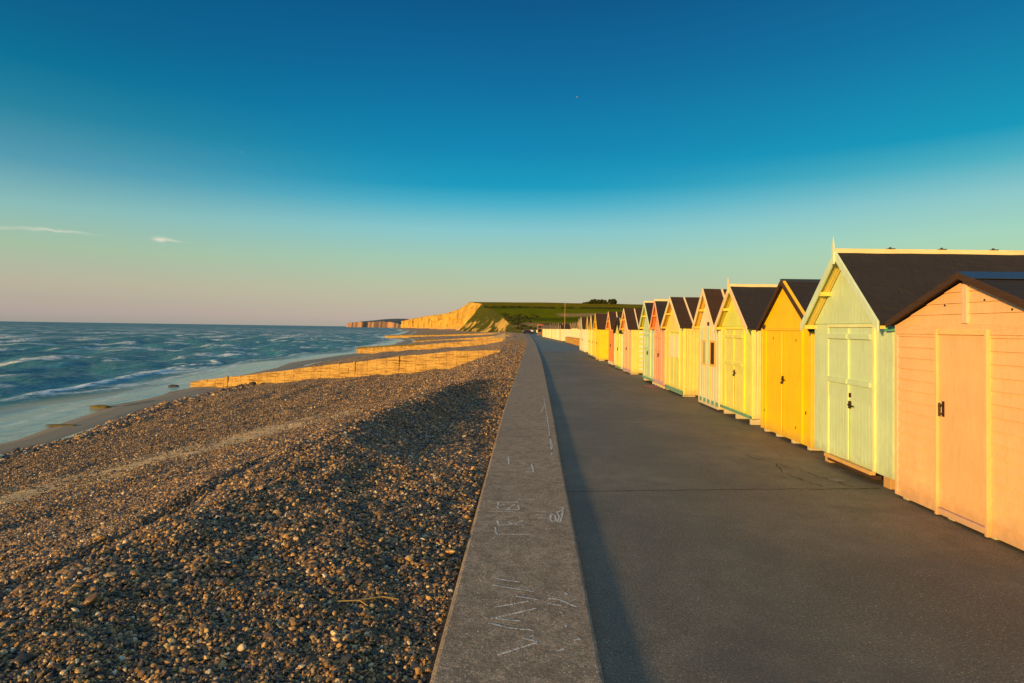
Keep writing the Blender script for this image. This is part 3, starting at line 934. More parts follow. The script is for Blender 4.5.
SCL = (CAM_Z - WALL_H) / 1.45
for pts, w in ((up, .018), (low, .016), (far_, .022), (lin_, .014)):
    pts = [[(x * SCL, y * SCL) for x, y in run] for run in pts]
    ribbon('chalk_scribble', pts, w, WALL_H + .0025, CHALKM, wall, 0.004)

# ------------------------------------------------------------------ loose shingle: real pebbles on the near beach


def pebbles():
    pts, size = [], []

    def sow(n, d0, d1, y0, y1, dens):
        X_Y = rng.random((n, 2))
        d = d0 + (d1 - d0) * X_Y[:, 0]; y = y0 + (y1 - y0) * X_Y[:, 1]
        return d, y

    out = []
    # (distance band, pebbles per m2, mean radius)
    for (r0, r1, dens, rad) in [(1.2, 4.5, 9500, .0080), (4.5, 8, 5600, .0100), (8, 13, 2900, .0122), (13, 20, 1300, .0145), (20, 32, 480, .0165), (32, 52, 110, .024), (52, 95, 16, .026)]:
        x0, x1, y0, y1 = -r1 * 0.95, 0.2, max(.5, 0.3 * r0 - .5), r1
        n = int((x1 - x0) * (y1 - y0) * dens)
        x = x0 + (x1 - x0) * rng.random(n); y = y0 + (y1 - y0) * rng.random(n)
        r = np.hypot(x, y)
        d = wl(y) - x
        dn = d * 28 / shoreS(y)
        ok = (r >= r0) & (r < r1) & (d > 0.03) & (dn < 24.6) & (-x < (y + 1.2) * 1.12)
        tr = track_w(dn, y)
        ok &= rng.random(n) > 0.94 * tr
        x, y, dn = x[ok], y[ok], dn[ok]
        rr = rad * np.exp(rng.normal(0, .33, len(x)))
        out.append(np.stack([x, y, beach_z(x, y) + rr * rng.uniform(-.1, 1.3 if r0 < 8 else .55, len(x)), rr], 1))
    # cobbles along the foot of the bank
    n = 9000
    y = 14 + 46 * rng.random(n); dn = rng.normal(24.0, .75, n)
    x = wl(y) - dn * shoreS(y) / 28
    rr = .06 * np.exp(rng.normal(0, .4, n))
    ok = (-x < (y + 2) * 1.1) & (dn < 25.4)
    out.append(np.stack([x, y, beach_z(x, y) + rr * 0.15, rr], 1)[ok])
    # a few scattered larger stones
    n = 260
    y = 3 + 30 * rng.random(n) ** .8; x = -0.5 - rng.random(n) * 22
    rr = np.minimum(.05, .03 * np.exp(rng.normal(0, .3, n)))
    dn = (wl(y) - x) * 28 / shoreS(y)
    ok = (-x < (y + 1) * 1.05) & (dn < 24) & (dn > .3)
    out.append(np.stack([x, y, beach_z(x, y) + rr * 0.3, rr], 1)[ok])
    A = np.concatenate(out, 0)
    n = len(A)
    me = bpy.data.meshes.new('loose_shingle')
    me.vertices.add(n)
    me.vertices.foreach_set('co', A[:, :3].astype(np.float32).ravel())
    sc_ = np.stack([A[:, 3] * rng.uniform(.85, 1.5, n), A[:, 3] * rng.uniform(.75, 1.1, n), A[:, 3] * rng.uniform(.45, .85, n)], 1)
    rot = np.stack([rng.normal(0, .55, n), rng.normal(0, .55, n), rng.uniform(0, 6.283, n)], 1)
    for nm, arr in (('psc', sc_), ('prot', rot)):
        at = me.attributes.new(nm, 'FLOAT_VECTOR', 'POINT')
        at.data.foreach_set('vector', arr.astype(np.float32).ravel())
    at = me.attributes.new('pidx', 'INT', 'POINT')
    at.data.foreach_set('value', rng.integers(0, 5, n).astype(np.int32))
    # material
    m = Mat('flint_pebble', 0.42, 0.5)
    oi = m.n('ShaderNodeObjectInfo')
    c = m.ramp(oi.outputs['Random'], [(0.0, (0.025, 0.032, 0.045)), (0.28, (0.060, 0.058, 0.060)), (0.46, (0.14, 0.085, 0.042)), (0.66, (0.30, 0.17, 0.065)),
                                      (0.84, (0.46, 0.27, 0.09)), (0.95, (0.66, 0.45, 0.20)), (1.0, (0.75, 0.66, 0.52))])
    mot = m.noise(2.2, 4, .6, m.co())
    m.color(m.mix(m.ramp(mot, [(0.4, 0.0), (0.7, 0.6)]), c, (0.08, 0.06, 0.05)))
    # node group
    ng = bpy.data.node_groups.new('scatter_pebbles', 'GeometryNodeTree')
    ng.interface.new_socket('Geometry', in_out='INPUT', socket_type='NodeSocketGeometry')
    ng.interface.new_socket('Geometry', in_out='OUTPUT', socket_type='NodeSocketGeometry')
    g = ng.nodes.new; L = ng.links.new
    gi, go = g('NodeGroupInput'), g('NodeGroupOutput')
    join = g('GeometryNodeGeometryToInstance')
    for k in range(5):
        ico = g('GeometryNodeMeshIcoSphere'); ico.inputs['Radius'].default_value = 1.0; ico.inputs['Subdivisions'].default_value = 3
        sp = g('GeometryNodeSetPosition')
        nz_ = g('ShaderNodeTexNoise'); nz_.noise_dimensions = '4D'
        nz_.inputs['W'].default_value = k * 3.7; nz_.inputs['Scale'].default_value = 0.9; nz_.inputs['Detail'].default_value = 1.0
        sub = g('ShaderNodeVectorMath'); sub.operation = 'SUBTRACT'; sub.inputs[1].default_value = (.5, .5, .5)
        scl = g('ShaderNodeVectorMath'); scl.operation = 'SCALE'; scl.inputs['Scale'].default_value = 1.5
        L(nz_.outputs['Color'], sub.inputs[0]); L(sub.outputs[0], scl.inputs[0])
        L(ico.outputs['Mesh'], sp.inputs['Geometry']); L(scl.outputs[0], sp.inputs['Offset'])
        sm = g('GeometryNodeSetShadeSmooth'); L(sp.outputs[0], sm.inputs[0])
        mt = g('GeometryNodeSetMaterial'); mt.inputs['Material'].default_value = m.m; L(sm.outputs[0], mt.inputs[0])
        L(mt.outputs[0], join.inputs[0])
    iop = g('GeometryNodeInstanceOnPoints')
    L(gi.outputs[0], iop.inputs['Points']); L(join.outputs[0], iop.inputs['Instance'])
    iop.inputs['Pick Instance'].default_value = True

    def na(nm, typ):
        x = g('GeometryNodeInputNamedAttribute'); x.data_type = typ; x.inputs['Name'].default_value = nm
        return x.outputs['Attribute']
    L(na('pidx', 'INT'), iop.inputs['Instance Index'])
    L(na('prot', 'FLOAT_VECTOR'), iop.inputs['Rotation'])
    L(na('psc', 'FLOAT_VECTOR'), iop.inputs['Scale'])
    L(iop.outputs[0], go.inputs[0])
    o = bpy.data.objects.new('loose_shingle', me)
    COL.objects.link(o)
    md = o.modifiers.new('scatter', 'NODES'); md.node_group = ng
    me.materials.append(m.m)
    tag(o, 'loose grey, brown and tan flint pebbles covering the near beach', kind='stuff')
    print('pebbles', n)


pebbles()

# ------------------------------------------------------------------ beach huts


def slope_z(v, hw, eave, ridge):
    return ridge - (ridge - eave) * min(1.0, abs(v) / hw)


def clad(mb, mp, u0, u1, zb, zt, pitch=0.1, gap=0.006, th=0.014, back=True):
    """vertical tongue and groove boards; zt(u) gives the top, which may have one apex at u=0"""
    n = max(1, round((u1 - u0) / pitch)); p = (u1 - u0) / n
    for i in range(n):
        a, b = u0 + i * p + gap / 2, u0 + (i + 1) * p - gap / 2
        us = [a, 0.0, b] if a < 0 < b else [a, b]
        poly = [(a, zb), (b, zb)] + [(u, zt(u)) for u in reversed(us)]
        k = len(poly)
        vs = [mp(u, z, 0.0) for u, z in poly] + [mp(u, z, th) for u, z in poly]
        mb.add(vs, [tuple(range(k)), tuple(range(2 * k - 1, k - 1, -1))] + [(j, (j + 1) % k, k + (j + 1) % k, k + j) for j in range(k)])
    if back:
        us = [u0, 0.0, u1] if u0 < 0 < u1 else [u0, u1]
        poly = [(u0, zb), (u1, zb)] + [(u, zt(u)) for u in reversed(us)]
        k = len(poly)
        vs = [mp(u, z, 0.004) for u, z in poly] + [mp(u, z, -.03) for u, z in poly]
        mb.add(vs, [tuple(range(k)), tuple(range(2 * k - 1, k - 1, -1))] + [(j, (j + 1) % k, k + (j + 1) % k, k + j) for j in range(k)])


def ship(mb, mp, u0f, u1f, z0, z1, pitch=0.125):
    """horizontal shiplap, each board proud at its foot"""
    n = max(1, round((z1 - z0) / pitch)); p = (z1 - z0) / n
    for i in range(n):
        a, b = z0 + i * p, z0 + (i + 1) * p - .001
        pts = [(u0f(a), a), (u1f(a), a), (u1f(b), b), (u0f(b), b)]
        vs = [mp(u, z, -.02) for u, z in pts] + [mp(u, z, (.020 if j < 2 else .005)) for j, (u, z) in enumerate(pts)]
        mb.add(vs, [(0, 1, 2, 3), (7, 6, 5, 4), (0, 4, 5, 1), (1, 5, 6, 2), (2, 6, 7, 3), (3, 7, 4, 0)])


def hut(X, y0, y1, ridge, eave, depth, label, front, side=None, barge=None, base=0.10, over=0.25, sideover=0.12,
        felt=FELT, battens=None, ridge_board=None, door=None, skirt=None, feet=None, style='v', finial=False,
        purlins=None, corner=None, rz=0.0, z=0.0, roof_edge=None, extra=None, simple=False, group='wooden beach huts in a row along the promenade'):
    """front faces -x in local axes, y runs across the front, origin at the foot of the front"""
    w = y1 - y0; hw = w / 2
    side = side or front
    barge = barge or front
    T = empty('beach_hut', (X, (y0 + y1) / 2, z), rz)
    tag(T, label, 'beach hut', group)
    rise = (ridge - eave)
    tn = rise / hw
    zt = lambda v: ridge - 0.035 - tn * abs(v)
    fr = lambda u, zz, n: (-n, u, zz)
    # front
    mb = MB()
    if style == 'h':
        ship(mb, fr, lambda q: -hw, lambda q: hw, base, eave - .04)
        ship(mb, fr, lambda q: -max(.002, (ridge - .035 - q) / tn), lambda q: max(.002, (ridge - .035 - q) / tn), eave - .038, ridge - .05)
    else:
        clad(mb, fr, -hw, hw, base, zt)
    mb.build('front_wall', P_(front), T)
    # sides and back
    zs = eave - .035
    for sgn in (-1, 1):
        mb = MB()
        mp = lambda u, zz, n, sgn=sgn: (u, sgn * (hw - .006 + n), zz)
        if style == 'h':
            ship(mb, mp, lambda q: 0.02, lambda q: depth, base, zs)
        else:
            clad(mb, mp, 0.02, depth, base, lambda u: zs, back=False)
            mb.box(.02, depth, min(sgn * (hw - .03), sgn * (hw - .005)), max(sgn * (hw - .03), sgn * (hw - .005)), base, zs)
        mb.build('side_wall', P_(side), T)
    mb = MB()
    clad(mb, lambda u, zz, n: (depth + n, u, zz), -hw, hw, base, zt)
    mb.build('back_wall', P_(side), T)
    # corner boards
    if corner:
        for sgn in (-1, 1):
            mb = MB()
            mb.box(-.03, -.016, sgn * hw - .045 if sgn > 0 else -hw - .016, hw + .016 if sgn > 0 else -hw + .045, base - .002, eave - .05)
            mb.box(-.016, .05, (hw + .010) if sgn > 0 else -hw - .024, (hw + .024) if sgn > 0 else -hw - .010, base - .002, eave - .06)
            mb.build('corner_board', P_(corner), T)
    # roof slabs
    ln = math.hypot(hw, rise)
    ux, uz = hw / ln, -rise / ln           # down the slope
    tot = ln + sideover
    for sgn in (-1, 1):
        mb = MB()
        nseg, ms = 14, 7
        t = 0.035
        top, bot = [], []
        for i in range(nseg + 1):
            x = -over + (depth + over + .12) * i / nseg
            for j in range(ms + 1):
                q = tot * j / ms
                wv = 0 if simple else .004 * mnoise.noise(Vector((x * 6 + q * 3, q * 1.5, X - y0))) + .008 * mnoise.noise(Vector((x * 1.7, q * 2.2, X + y0 + sgn)))
                top.append((x, sgn * q * ux, ridge + q * uz + t * .5 + wv))
                bot.append((x, sgn * q * ux, ridge + q * uz - t * .5))
        vs = top + bot; o = len(top); fs = []
        for i in range(nseg):
            for j in range(ms):
                a = i * (ms + 1) + j
                fs += [(a, a + 1, a + ms + 2, a + ms + 1), (o + a, o + a + ms + 1, o + a + ms + 2, o + a + 1)]
        for i in range(nseg):
            a = i * (ms + 1) + ms; fs.append((a, a + ms + 1, o + a + ms + 1, o + a))
        for j in range(ms):
            fs.append((j, j + 1, o + j + 1, o + j)); a = nseg * (ms + 1) + j; fs.append((a, a + 1, o + a + 1, o + a))
        mb.add(vs, fs)
        R_ = mb.build('roof', felt, T)
        # soffit boards under the overhang take the paint of the rake
        if over > .14:
            mb = MB()
            for k in range(4):
                xx0 = -over + .01 + (over - .03) * k / 4; xx1 = -over + .01 + (over - .03) * (k + 1) / 4 - .006
                q0, q1 = .02, tot - .02
                pts = [(sgn * q0 * ux, ridge + q0 * uz - .022), (sgn * q1 * ux, ridge + q1 * uz - .022)]
                mb.add([(xx0, pts[0][0], pts[0][1]), (xx1, pts[0][0], pts[0][1]), (xx1, pts[1][0], pts[1][1]), (xx0, pts[1][0], pts[1][1]),
                        (xx0, pts[0][0], pts[0][1] - .010), (xx1, pts[0][0], pts[0][1] - .010), (xx1, pts[1][0], pts[1][1] - .010), (xx0, pts[1][0], pts[1][1] - .010)],
                       [(0, 1, 2, 3), (7, 6, 5, 4), (0, 4, 5, 1), (1, 5, 6, 2), (2, 6, 7, 3), (3, 7, 4, 0)])
            mb.build('soffit', P_(purlins or front), T)
        # bargeboard
        mb = MB()
        bh = .13 if over > .14 else .07
        bmat = P_(barge) if roof_edge is None else roof_edge
        a = Vector((-over - .014, 0, ridge + .03)); b = Vector((-over - .014, sgn * tot * ux, ridge + tot * uz + .03))
        dn_ = Vector((0, -sgn * 0, -1))
        vs = []
        for p in (a, b):
            for dx in (-.013, .013):
                vs += [(p.x + dx, p.y, p.z), (p.x + dx, p.y, p.z - bh)]
        mb.add(vs, [(0, 1, 3, 2), (4, 6, 7, 5), (0, 4, 5, 1), (2, 3, 7, 6), (0, 2, 6, 4), (1, 5, 7, 3)])
        mb.build('bargeboard', bmat, T, bevel=.003)
        # battens on the felt
        for bx in (battens[1] if battens else []):
            mb = MB()
            q0, q1 = .03, tot
            p = Vector((bx, sgn * q0 * ux, ridge + q0 * uz + .032)); q = Vector((bx, sgn * q1 * ux, ridge + q1 * uz + .032))
            mb.bar(p, q, .045, .022, up=(0, sgn * -uz, ux))
            mb.build('roof_batten', P_(battens[0]), R_)
    if ridge_board:
        mb = MB()
        mb.box(-over - .02, depth + .12, -.022, .022, ridge - .02, ridge + .058)
        rb = mb.build('ridge_board', P_(ridge_board, 'x') if isinstance(ridge_board, tuple) else ridge_board, T, bevel=.004)
    if finial:
        mb = MB()
        zf = ridge - .02
        mb.box(-over - .055, -over - .028, -.022, .022, ridge - .16, zf + .10)
        mb.add([(-over - .055, -.022, zf + .10), (-over - .028, -.022, zf + .10), (-over - .028, .022, zf + .10), (-over - .055, .022, zf + .10), (-over - .042, 0, zf + .26)],
               [(0, 1, 4), (1, 2, 4), (2, 3, 4), (3, 0, 4)])
        mb.build('finial', P_(barge), T)
    if purlins and over > .14:
        for v in (-hw * .48, hw * .48, -hw + .02, hw - .02):
            zz = ridge - tn * abs(v) - .075
            mb = MB(); mb.box(-over + .004, .01, v - .03, v + .03, zz - .04, zz + .02)
            mb.build('purlin_end', P_(purlins), T)
    if skirt:
        c, hgt = skirt
        if isinstance(c, str):     # chequered skirting board
            n = 10
            for k in range(n):
                if k == 0:
                    mb = MB(); mb.box(-.028, -.014, -hw, hw, base - .01, base + hgt + .02)
                    sk = mb.build('skirting_board', P_(CREAM), T)
                if k % 2 == 0:
                    mb = MB(); mb.box(-.042, -.028, -hw + w * k / n, -hw + w * (k + 1) / n, base + .06, base + .06 + hgt * .6)
                    mb.build('painted_square', P_(TEAL), sk)
        else:
            mb = MB(); mb.box(-.03, -.015, -hw - .01, hw + .01, base - .015, base + hgt)
            mb.build('skirting_board', P_(c), T)
    if feet:
        for fy in feet:
            fw = .07 if w > 1.99 and style != 'h' and ridge > 3 else .04
            mb = MB(); mb.box(.0, .35, fy - fw, fy + fw, 0.002, base + .01)
            mb.build('foot', RAWWOOD if ridge > 3 else P_(CREAM), T, bevel=.004)
        mb = MB(); mb.box(.35, depth, -hw + .06, hw - .06, .002, base + .004)
        mb.build('base_frame', DARKWOOD, T)
    else:
        mb = MB(); mb.box(.03, depth - .02, -hw + .04, hw - .04, .002, base + .004)
        mb.build('base_frame', DARKWOOD, T)
    if door:
        door(T, hw, base, eave)
    if extra:
        extra(T, hw, base, eave, ridge)
    return T


def double_door(c0, c1, zb, ztop, leafc, trimc, ledges=(), boards_to=None, handle=1.0, sill=None, seam=None, hinges=True, panels=None):
    """ledged double door; c0 nearer the camera (low y), c1 the far side"""
    def f(T, hw, base, eave):
        mid = (c0 + c1) / 2
        for a, b in ((c0 + .02, mid - .004), (mid + .004, c1 - .02)):
            mb = MB()
            zlo = zb; zhi = ztop
            if boards_to:
                clad(mb, lambda u, z, n: (-.016 - n, u, z), a, b, zlo, lambda u: boards_to, pitch=.085, th=.012, back=False)
                mb.box(-.026, -.015, a, b, zlo + .003, boards_to)
                mb.box(-.036, -.015, a, b, boards_to + .001, zhi)
            else:
                clad(mb, lambda u, z, n: (-.016 - n, u, z), a, b, zlo, lambda u: zhi, pitch=.095, th=.014, back=False)
                mb.box(-.026, -.015, a, b, zlo + .003, zhi - .003)
            leaf = mb.build('door', P_(leafc), T)
            for lz in ledges:
                mb = MB(); mb.box(-.068, -.037, a + .02, b - .015, lz - .035, lz + .035)
                mb.build('ledge', P_(leafc, 'y'), leaf, bevel=.004)
            if panels:
                pc, pz0, pz1 = panels
                mb = MB(); mb.box(-.050, -.031, a + .05, b - .05, pz0, pz1)
                mb.build('panel', P_(pc), leaf, bevel=.004)
            if hinges:
                for hz in (zb + .25, (zb + ztop) / 2, ztop - .2):
                    hy = a if a < mid else b
                    if b > mid and a > mid: hy = b
                    mb = MB(); mb.box(-.046, -.030, hy - .02, hy + .02, hz - .03, hz + .03)
                    mb.build('hinge', METAL_DARK, leaf)
            if a < mid and handle:
                mb = MB(); mb.box(-.06, -.036, b - .05, b - .015, handle - .05, handle + .05)
                mb.bar((-.07, b - .03, handle), (-.07, b - .15, handle - .012), .016, .018)
                mb.tube((-.04, b - .03, handle), (-.075, b - .03, handle), .010)
                if not sill:
                    mb.box(-.06, -.04, b - .03, b + .03, handle - .09, handle - .05)
                else:
                    mb.box(-.055, -.036, b - .05, b - .02, handle + .10, handle + .16)
                mb.build('handle', METAL_DARK, leaf)
        # seam cover strip
        mb = MB(); mb.box(-.056, -.0375, mid - .014, mid + .014, zb + .01, ztop - .01)
        mb.build('cover_strip', P_(seam or trimc), T, bevel=.003)
        # frame
        mb = MB()
        mb.box(-.045, -.0148, c0 - .03, c0 + .02, zb - .02, ztop + .005)
        mb.box(-.045, -.0148, c1 - .02, c1 + .03, zb - .02, ztop + .005)
        mb.box(-.048, -.0148, c0 - .03, c1 + .03, ztop + .006, ztop + .045)
        mb.build('door_frame', P_(trimc), T, bevel=.003)
        if sill:
            mb = MB(); mb.box(-.085, -.0149, c0 - .02, c1 + .02, zb - .065, zb - .02)
            mb.build('door_sill', P_(sill, 'y'), T, bevel=.004)
            mb = MB(); mb.box(-.03, .06, c0 - .02, c1 + .02, zb - .12, zb - .07)
            mb.build('sill_beam', DARKWOOD, T)
    return f


def gable_panel(c, proud=.022):
    def f(T, hw, base, eave, ridge):
        tn = (ridge - eave) / hw
        mb = MB()
        zb = eave - .02
        h2 = hw - .03
        clad(mb, lambda u, z, n: (-.016 - n, u, z), -h2, h2, zb, lambda u: ridge - .06 - tn * abs(u), pitch=.085, th=.016, back=False)
        mb.build('gable_panel', P_(c), T)
    return f


# 1 peach hut nearest the camera
def peach_door(T, hw, base, eave):
    c0, c1, zb, zt_ = -.28, .38, .10, 1.90
    mb = MB(); mb.box(-.030, -.012, c0, c1, zb, zt_)
    leaf = mb.build('door', P_((0.93, 0.55, 0.27)), T, bevel=.002)
    mb = MB()
    mb.box(-.038, -.029, c1 - .085, c1 - .055, 1.05, 1.21)
    mb.tube((-.03, c1 - .07, 1.17), (-.075, c1 - .07, 1.17), .009)
    mb.tube((-.03, c1 - .07, 1.08), (-.075, c1 - .07, 1.08), .009)
    mb.tube((-.075, c1 - .07, 1.055), (-.075, c1 - .07, 1.195), .010)
    mb.build('handle', METAL_DARK, leaf)
    mb = MB(); mb.tube((-.03, c1 + .0 - .025, 1.155), (-.05, c1 - .025, 1.155), .014)
    mb.build('lock', METAL_DARK, leaf)
    for a, b in ((c0 - .036, c0 - .004), (c1 + .004, c1 + .036)):
        mb = MB(); mb.box(-.056, -.005, a, b, .015, zt_ + .06)
        mb.build('door_frame', P_((0.94, 0.58, 0.27)), T, bevel=.003)
    mb = MB(); mb.box(-.050, -.004, c0 - .004, c1 + .004, zt_ + .004, zt_ + .055)
    mb.build('door_frame', P_((0.95, 0.62, 0.26), 'y'), T, bevel=.003)
    mb = MB(); mb.box(-.042, -.004, c0 - .003, c1 + .003, .03, zb - .012)
    mb.build('threshold', P_((0.93, 0.58, 0.38), 'y'), T, bevel=.003)
    mb = MB(); mb.box(-.046, -.004, c0 - .002, c1 + .002, zb - .011, zb - .002)
    mb.build('threshold_strip', P_(MAUVE, 'y'), T)


def peach_extra(T, hw, base, eave, ridge):
    mb = MB(); mb.box(-.040, -.004, -.035, .035, eave - .02, ridge - .09)
    mb.build('gable_batten', P_((0.93, 0.60, 0.40)), T, bevel=.003)
    mb = MB(); mb.box(-.030, -.004, -hw + .003, hw - .003, eave - .135, eave - .03)
    mb.build('fascia_board', P_(PEACH, 'y'), T, bevel=.003)
    for y in (-hw + .02, hw - .02):
        mb = MB(); mb.box(-.028, .0, y - .022, y + .022, .03, eave - .137)
        mb.build('corner_board', P_((0.93, 0.58, 0.38)), T, bevel=.003)
    for (y, z) in ((-.25, eave + .2), (.3, eave + .17), (-.58, eave + .1)):
        mb = MB(); mb.tube((-.021, y, z), (-.026, y, z), .010); mb.build('screw_cap', METAL_DARK, T)
    mb = MB()
    for sgn in (-1, 1):
        q = Vector((0, sgn, -(ridge - eave) / hw)).normalized()
        a = Vector((-.11, 0, ridge + .03)); b = a + q * .22
        a2 = Vector((2.9, 0, ridge + .03)); b2 = a2 + q * .22
        mb.add([a, a2, b2, b, a + Vector((0, 0, .006)), a2 + Vector((0, 0, .006)), b2 + Vector((0, 0, .006)), b + Vector((0, 0, .006))],
               [(0, 1, 2, 3), (4, 5, 6, 7), (0, 1, 5, 4), (2, 3, 7, 6), (1, 2, 6, 5), (0, 3, 7, 4)])
    mb.build('ridge_flashing', CAPMETAL, T)


hut(4.38, 4.98, 7.28, 2.50, 2.04, 2.8, 'peach hut with horizontal boards and one plain door, nearest of the row', PEACH, base=.03, over=.08, sideover=.06,
    style='h', door=peach_door, extra=peach_extra, feet=(-1.0, -.3, .25, 1.0), roof_edge=DARKWOOD)


# 2 pale green hut
def green_extra(T, hw, base, eave, ridge):
    gable_panel(MINT)(T, hw, base, eave, ridge)
    for x in (.55, 1.25, 1.95, 2.65):
        mb = MB(); mb.box(x - .05, x + .05, -.035, .035, ridge + .058, ridge + .066); mb.tube((x, 0, ridge + .06), (x, 0, ridge + .085), .015)
        mb.build('ridge_bracket', METAL_DARK, T)
    mb = MB(); mb.box(-.10, .03, -hw + .0 - .06, -hw + .02, eave - .12, eave - .03)
    mb.build('eaves_block', P_(TEAL), T)


hut(4.47, 7.50, 9.50, 3.02, 2.06, 3.3, 'tall pale green hut with a pointed finial and ledged double doors', MINT, base=.14, over=.19, sideover=.05, barge=(0.62, 0.80, 0.62),
    ridge_board=(0.86, 0.74, 0.42), finial=True, purlins=(0.80, 0.66, 0.16), extra=green_extra, feet=(-.86, .62),
    door=double_door(-.63, .53, .17, 1.98, MINT, (0.80, 0.84, 0.45), ledges=(1.86, 1.24), boards_to=1.0, handle=.93, sill=(0.86, 0.52, 0.16), hinges=False))


# 3 orange yellow hut
def orange_extra(T, hw, base, eave, ridge):
    mb = MB(); mb.box(-.024, -.013, -hw, hw, eave - .05, eave - .035); mb.build('eaves_strip', P_((0.70, 0.40, 0.03)), T)
    mb = MB(); mb.box(-.045, -.014, hw - .17, hw - .09, eave - .06, eave + .03); mb.build('number_plate', DARKWOOD, T)
    for (y, z) in ((-.5, 1.78), (-.5, .30), (-.86, .6), (.86, .42), (.45, 1.8)):
        mb = MB(); mb.box(-.034, -.030, y - .01, y + .01, z - .03, z + .02); mb.build('hinge', METAL_DARK, T)


hut(4.60, 9.88, 11.93, 2.80, 2.02, 2.8, 'deep orange yellow hut with a dark roof edge and tall double doors', ORANGE, side=(0.90, 0.60, 0.06), base=.06, over=.07, roof_edge=DARKWOOD,
    battens=((0.92, 0.62, 0.03), (-.035, 1.0, 2.0)), ridge_board=CAPMETAL, extra=orange_extra, feet=(-.9, -.3, .35, .9), corner=(0.92, 0.62, 0.05),
    door=double_door(-.72, .78, .10, 1.93, ORANGE, ORANGE, handle=1.08, seam=(0.93, 0.66, 0.04), hinges=False))

# 4 lime yellow hut
hut(4.62, 12.48, 14.46, 2.90, 2.05, 2.9, 'lime yellow hut with a pink bargeboard, finial and green skirting', LIME, side=(0.88, 0.80, 0.40), barge=(0.88, 0.66, 0.40), base=.14, over=.155,
    ridge_board=(0.88, 0.72, 0.42), finial=True, purlins=(0.80, 0.62, 0.10), extra=gable_panel(LIME), feet=(-.85, 0, .8), skirt=(TEAL, .045), corner=(0.86, 0.82, 0.30),
    door=double_door(-.55, .62, .22, 1.95, (0.78, 0.76, 0.20), (0.90, 0.80, 0.10), ledges=(1.80, 1.20), boards_to=1.0, handle=1.02, hinges=False))


# 5 striped hut with windows
def stripe_extra(T, hw, base, eave, ridge):
    n = 9
    for k in range(n):
        y = -hw + .09 + (2 * hw - .18) * k / (n - 1)
        mb = MB(); mb.box(-.024, -.0145, y - .022, y + .022, base + .17, eave - .06)
        mb.build('painted_stripe', P_(((0.86, 0.62, 0.08), (0.35, 0.62, 0.40), (0.84, 0.56, 0.42))[k % 3]), T)
    for c, w_, op in ((.30, .26, 'green'), (-.40, .42, 'dark')):
        mb = MB()
        mb.box(-.05, -.0247, c - w_ / 2, c - w_ / 2 + .05, 1.05, 1.68); mb.box(-.05, -.0247, c + w_ / 2 - .05, c + w_ / 2, 1.05, 1.68)
        mb.box(-.05, -.0247, c - w_ / 2 + .05, c + w_ / 2 - .05, 1.05, 1.10); mb.box(-.05, -.0247, c - w_ / 2 + .05, c + w_ / 2 - .05, 1.63, 1.68)
        fr_ = mb.build('window_frame', P_((0.88, 0.50, 0.10)), T)
        mb = MB(); mb.box(-.038, -.026, c - w_ / 2 + .05, c + w_ / 2 - .05, 1.10, 1.63)
        mb.build('window_pane' if op == 'dark' else 'shutter', P_(TEAL) if op == 'green' else DARKWOOD, fr_)
    mb = MB(); mb.box(-.04, -.012, -.05, .05, eave - .02, eave + .07); mb.build('number_plate', DARKWOOD, T)


hut(4.60, 14.56, 16.24, 2.96, 2.07, 2.9, 'cream hut striped in green and yellow with two small windows', CREAM, side=LEMON, barge=(0.88, 0.72, 0.42), base=.05, over=.16,
    battens=((0.88, 0.70, 0.44), (.30, 1.6)), felt=FELT_BROWN, purlins=(0.84, 0.52, 0.06), skirt=('check', .16), extra=stripe_extra)

# 6 yellow hut with cream door panels
hut(4.55, 17.62, 19.86, 2.93, 2.08, 2.9, 'lemon yellow hut with cream door panels and a green and white skirting', LEMON, side=(0.90, 0.72, 0.22), barge=(0.90, 0.78, 0.46), base=.06, over=.155,
    battens=((0.88, 0.72, 0.48), (.26, 1.7)), felt=FELT_BROWN, purlins=(0.84, 0.52, 0.06), skirt=(TEAL, .11), corner=(0.90, 0.82, 0.20), feet=(-1.0, 1.0),
    door=double_door(-.70, .50, .24, 1.86, (0.72, 0.76, 0.24), (0.90, 0.80, 0.12), panels=((0.90, 0.80, 0.55), 1.10, 1.78), handle=0, hinges=False))

# 7 pink hut
hut(4.50, 19.98, 21.44, 2.92, 2.05, 2.9, 'coral pink hut with a bright ridge board and mauve skirting', CORAL, side=(0.88, 0.60, 0.40), base=.12, over=.155, ridge_board=(0.90, 0.74, 0.44), finial=False,
    purlins=(0.80, 0.30, 0.06), skirt=(MAUVE, .12), feet=(-.6, -.2, .2, .6), door=double_door(-.48, .42, .26, 1.90, CORAL, (0.86, 0.46, 0.28), handle=1.1, hinges=False, ledges=(1.7, 1.25)))
# 8 mint
hut(4.50, 21.58, 23.50, 2.94, 2.07, 2.9, 'mint green hut with a yellow ridge board and teal skirting', (0.55, 0.72, 0.50), barge=(0.66, 0.80, 0.50), base=.12, over=.155, ridge_board=(0.90, 0.74, 0.44), finial=False,
    purlins=(0.82, 0.62, 0.06), skirt=(TEAL, .06), feet=(-.8, .8), door=double_door(-.55, .50, .24, 1.90, (0.55, 0.72, 0.50), (0.66, 0.78, 0.40), handle=1.1, hinges=False, ledges=(1.75, 1.25)))


# 9 peach front, yellow side with a striped rear panel
def striped_side(T, hw, base, eave, ridge):
    for k in range(9):
        z0 = base + .10 + k * .2
        mb = MB(); mb.box(.36, 2.8, -hw - .026, -hw - .0145, z0, z0 + .09)
        mb.build('painted_stripe', P_((0.90, 0.84, 0.66), 'x'), T)


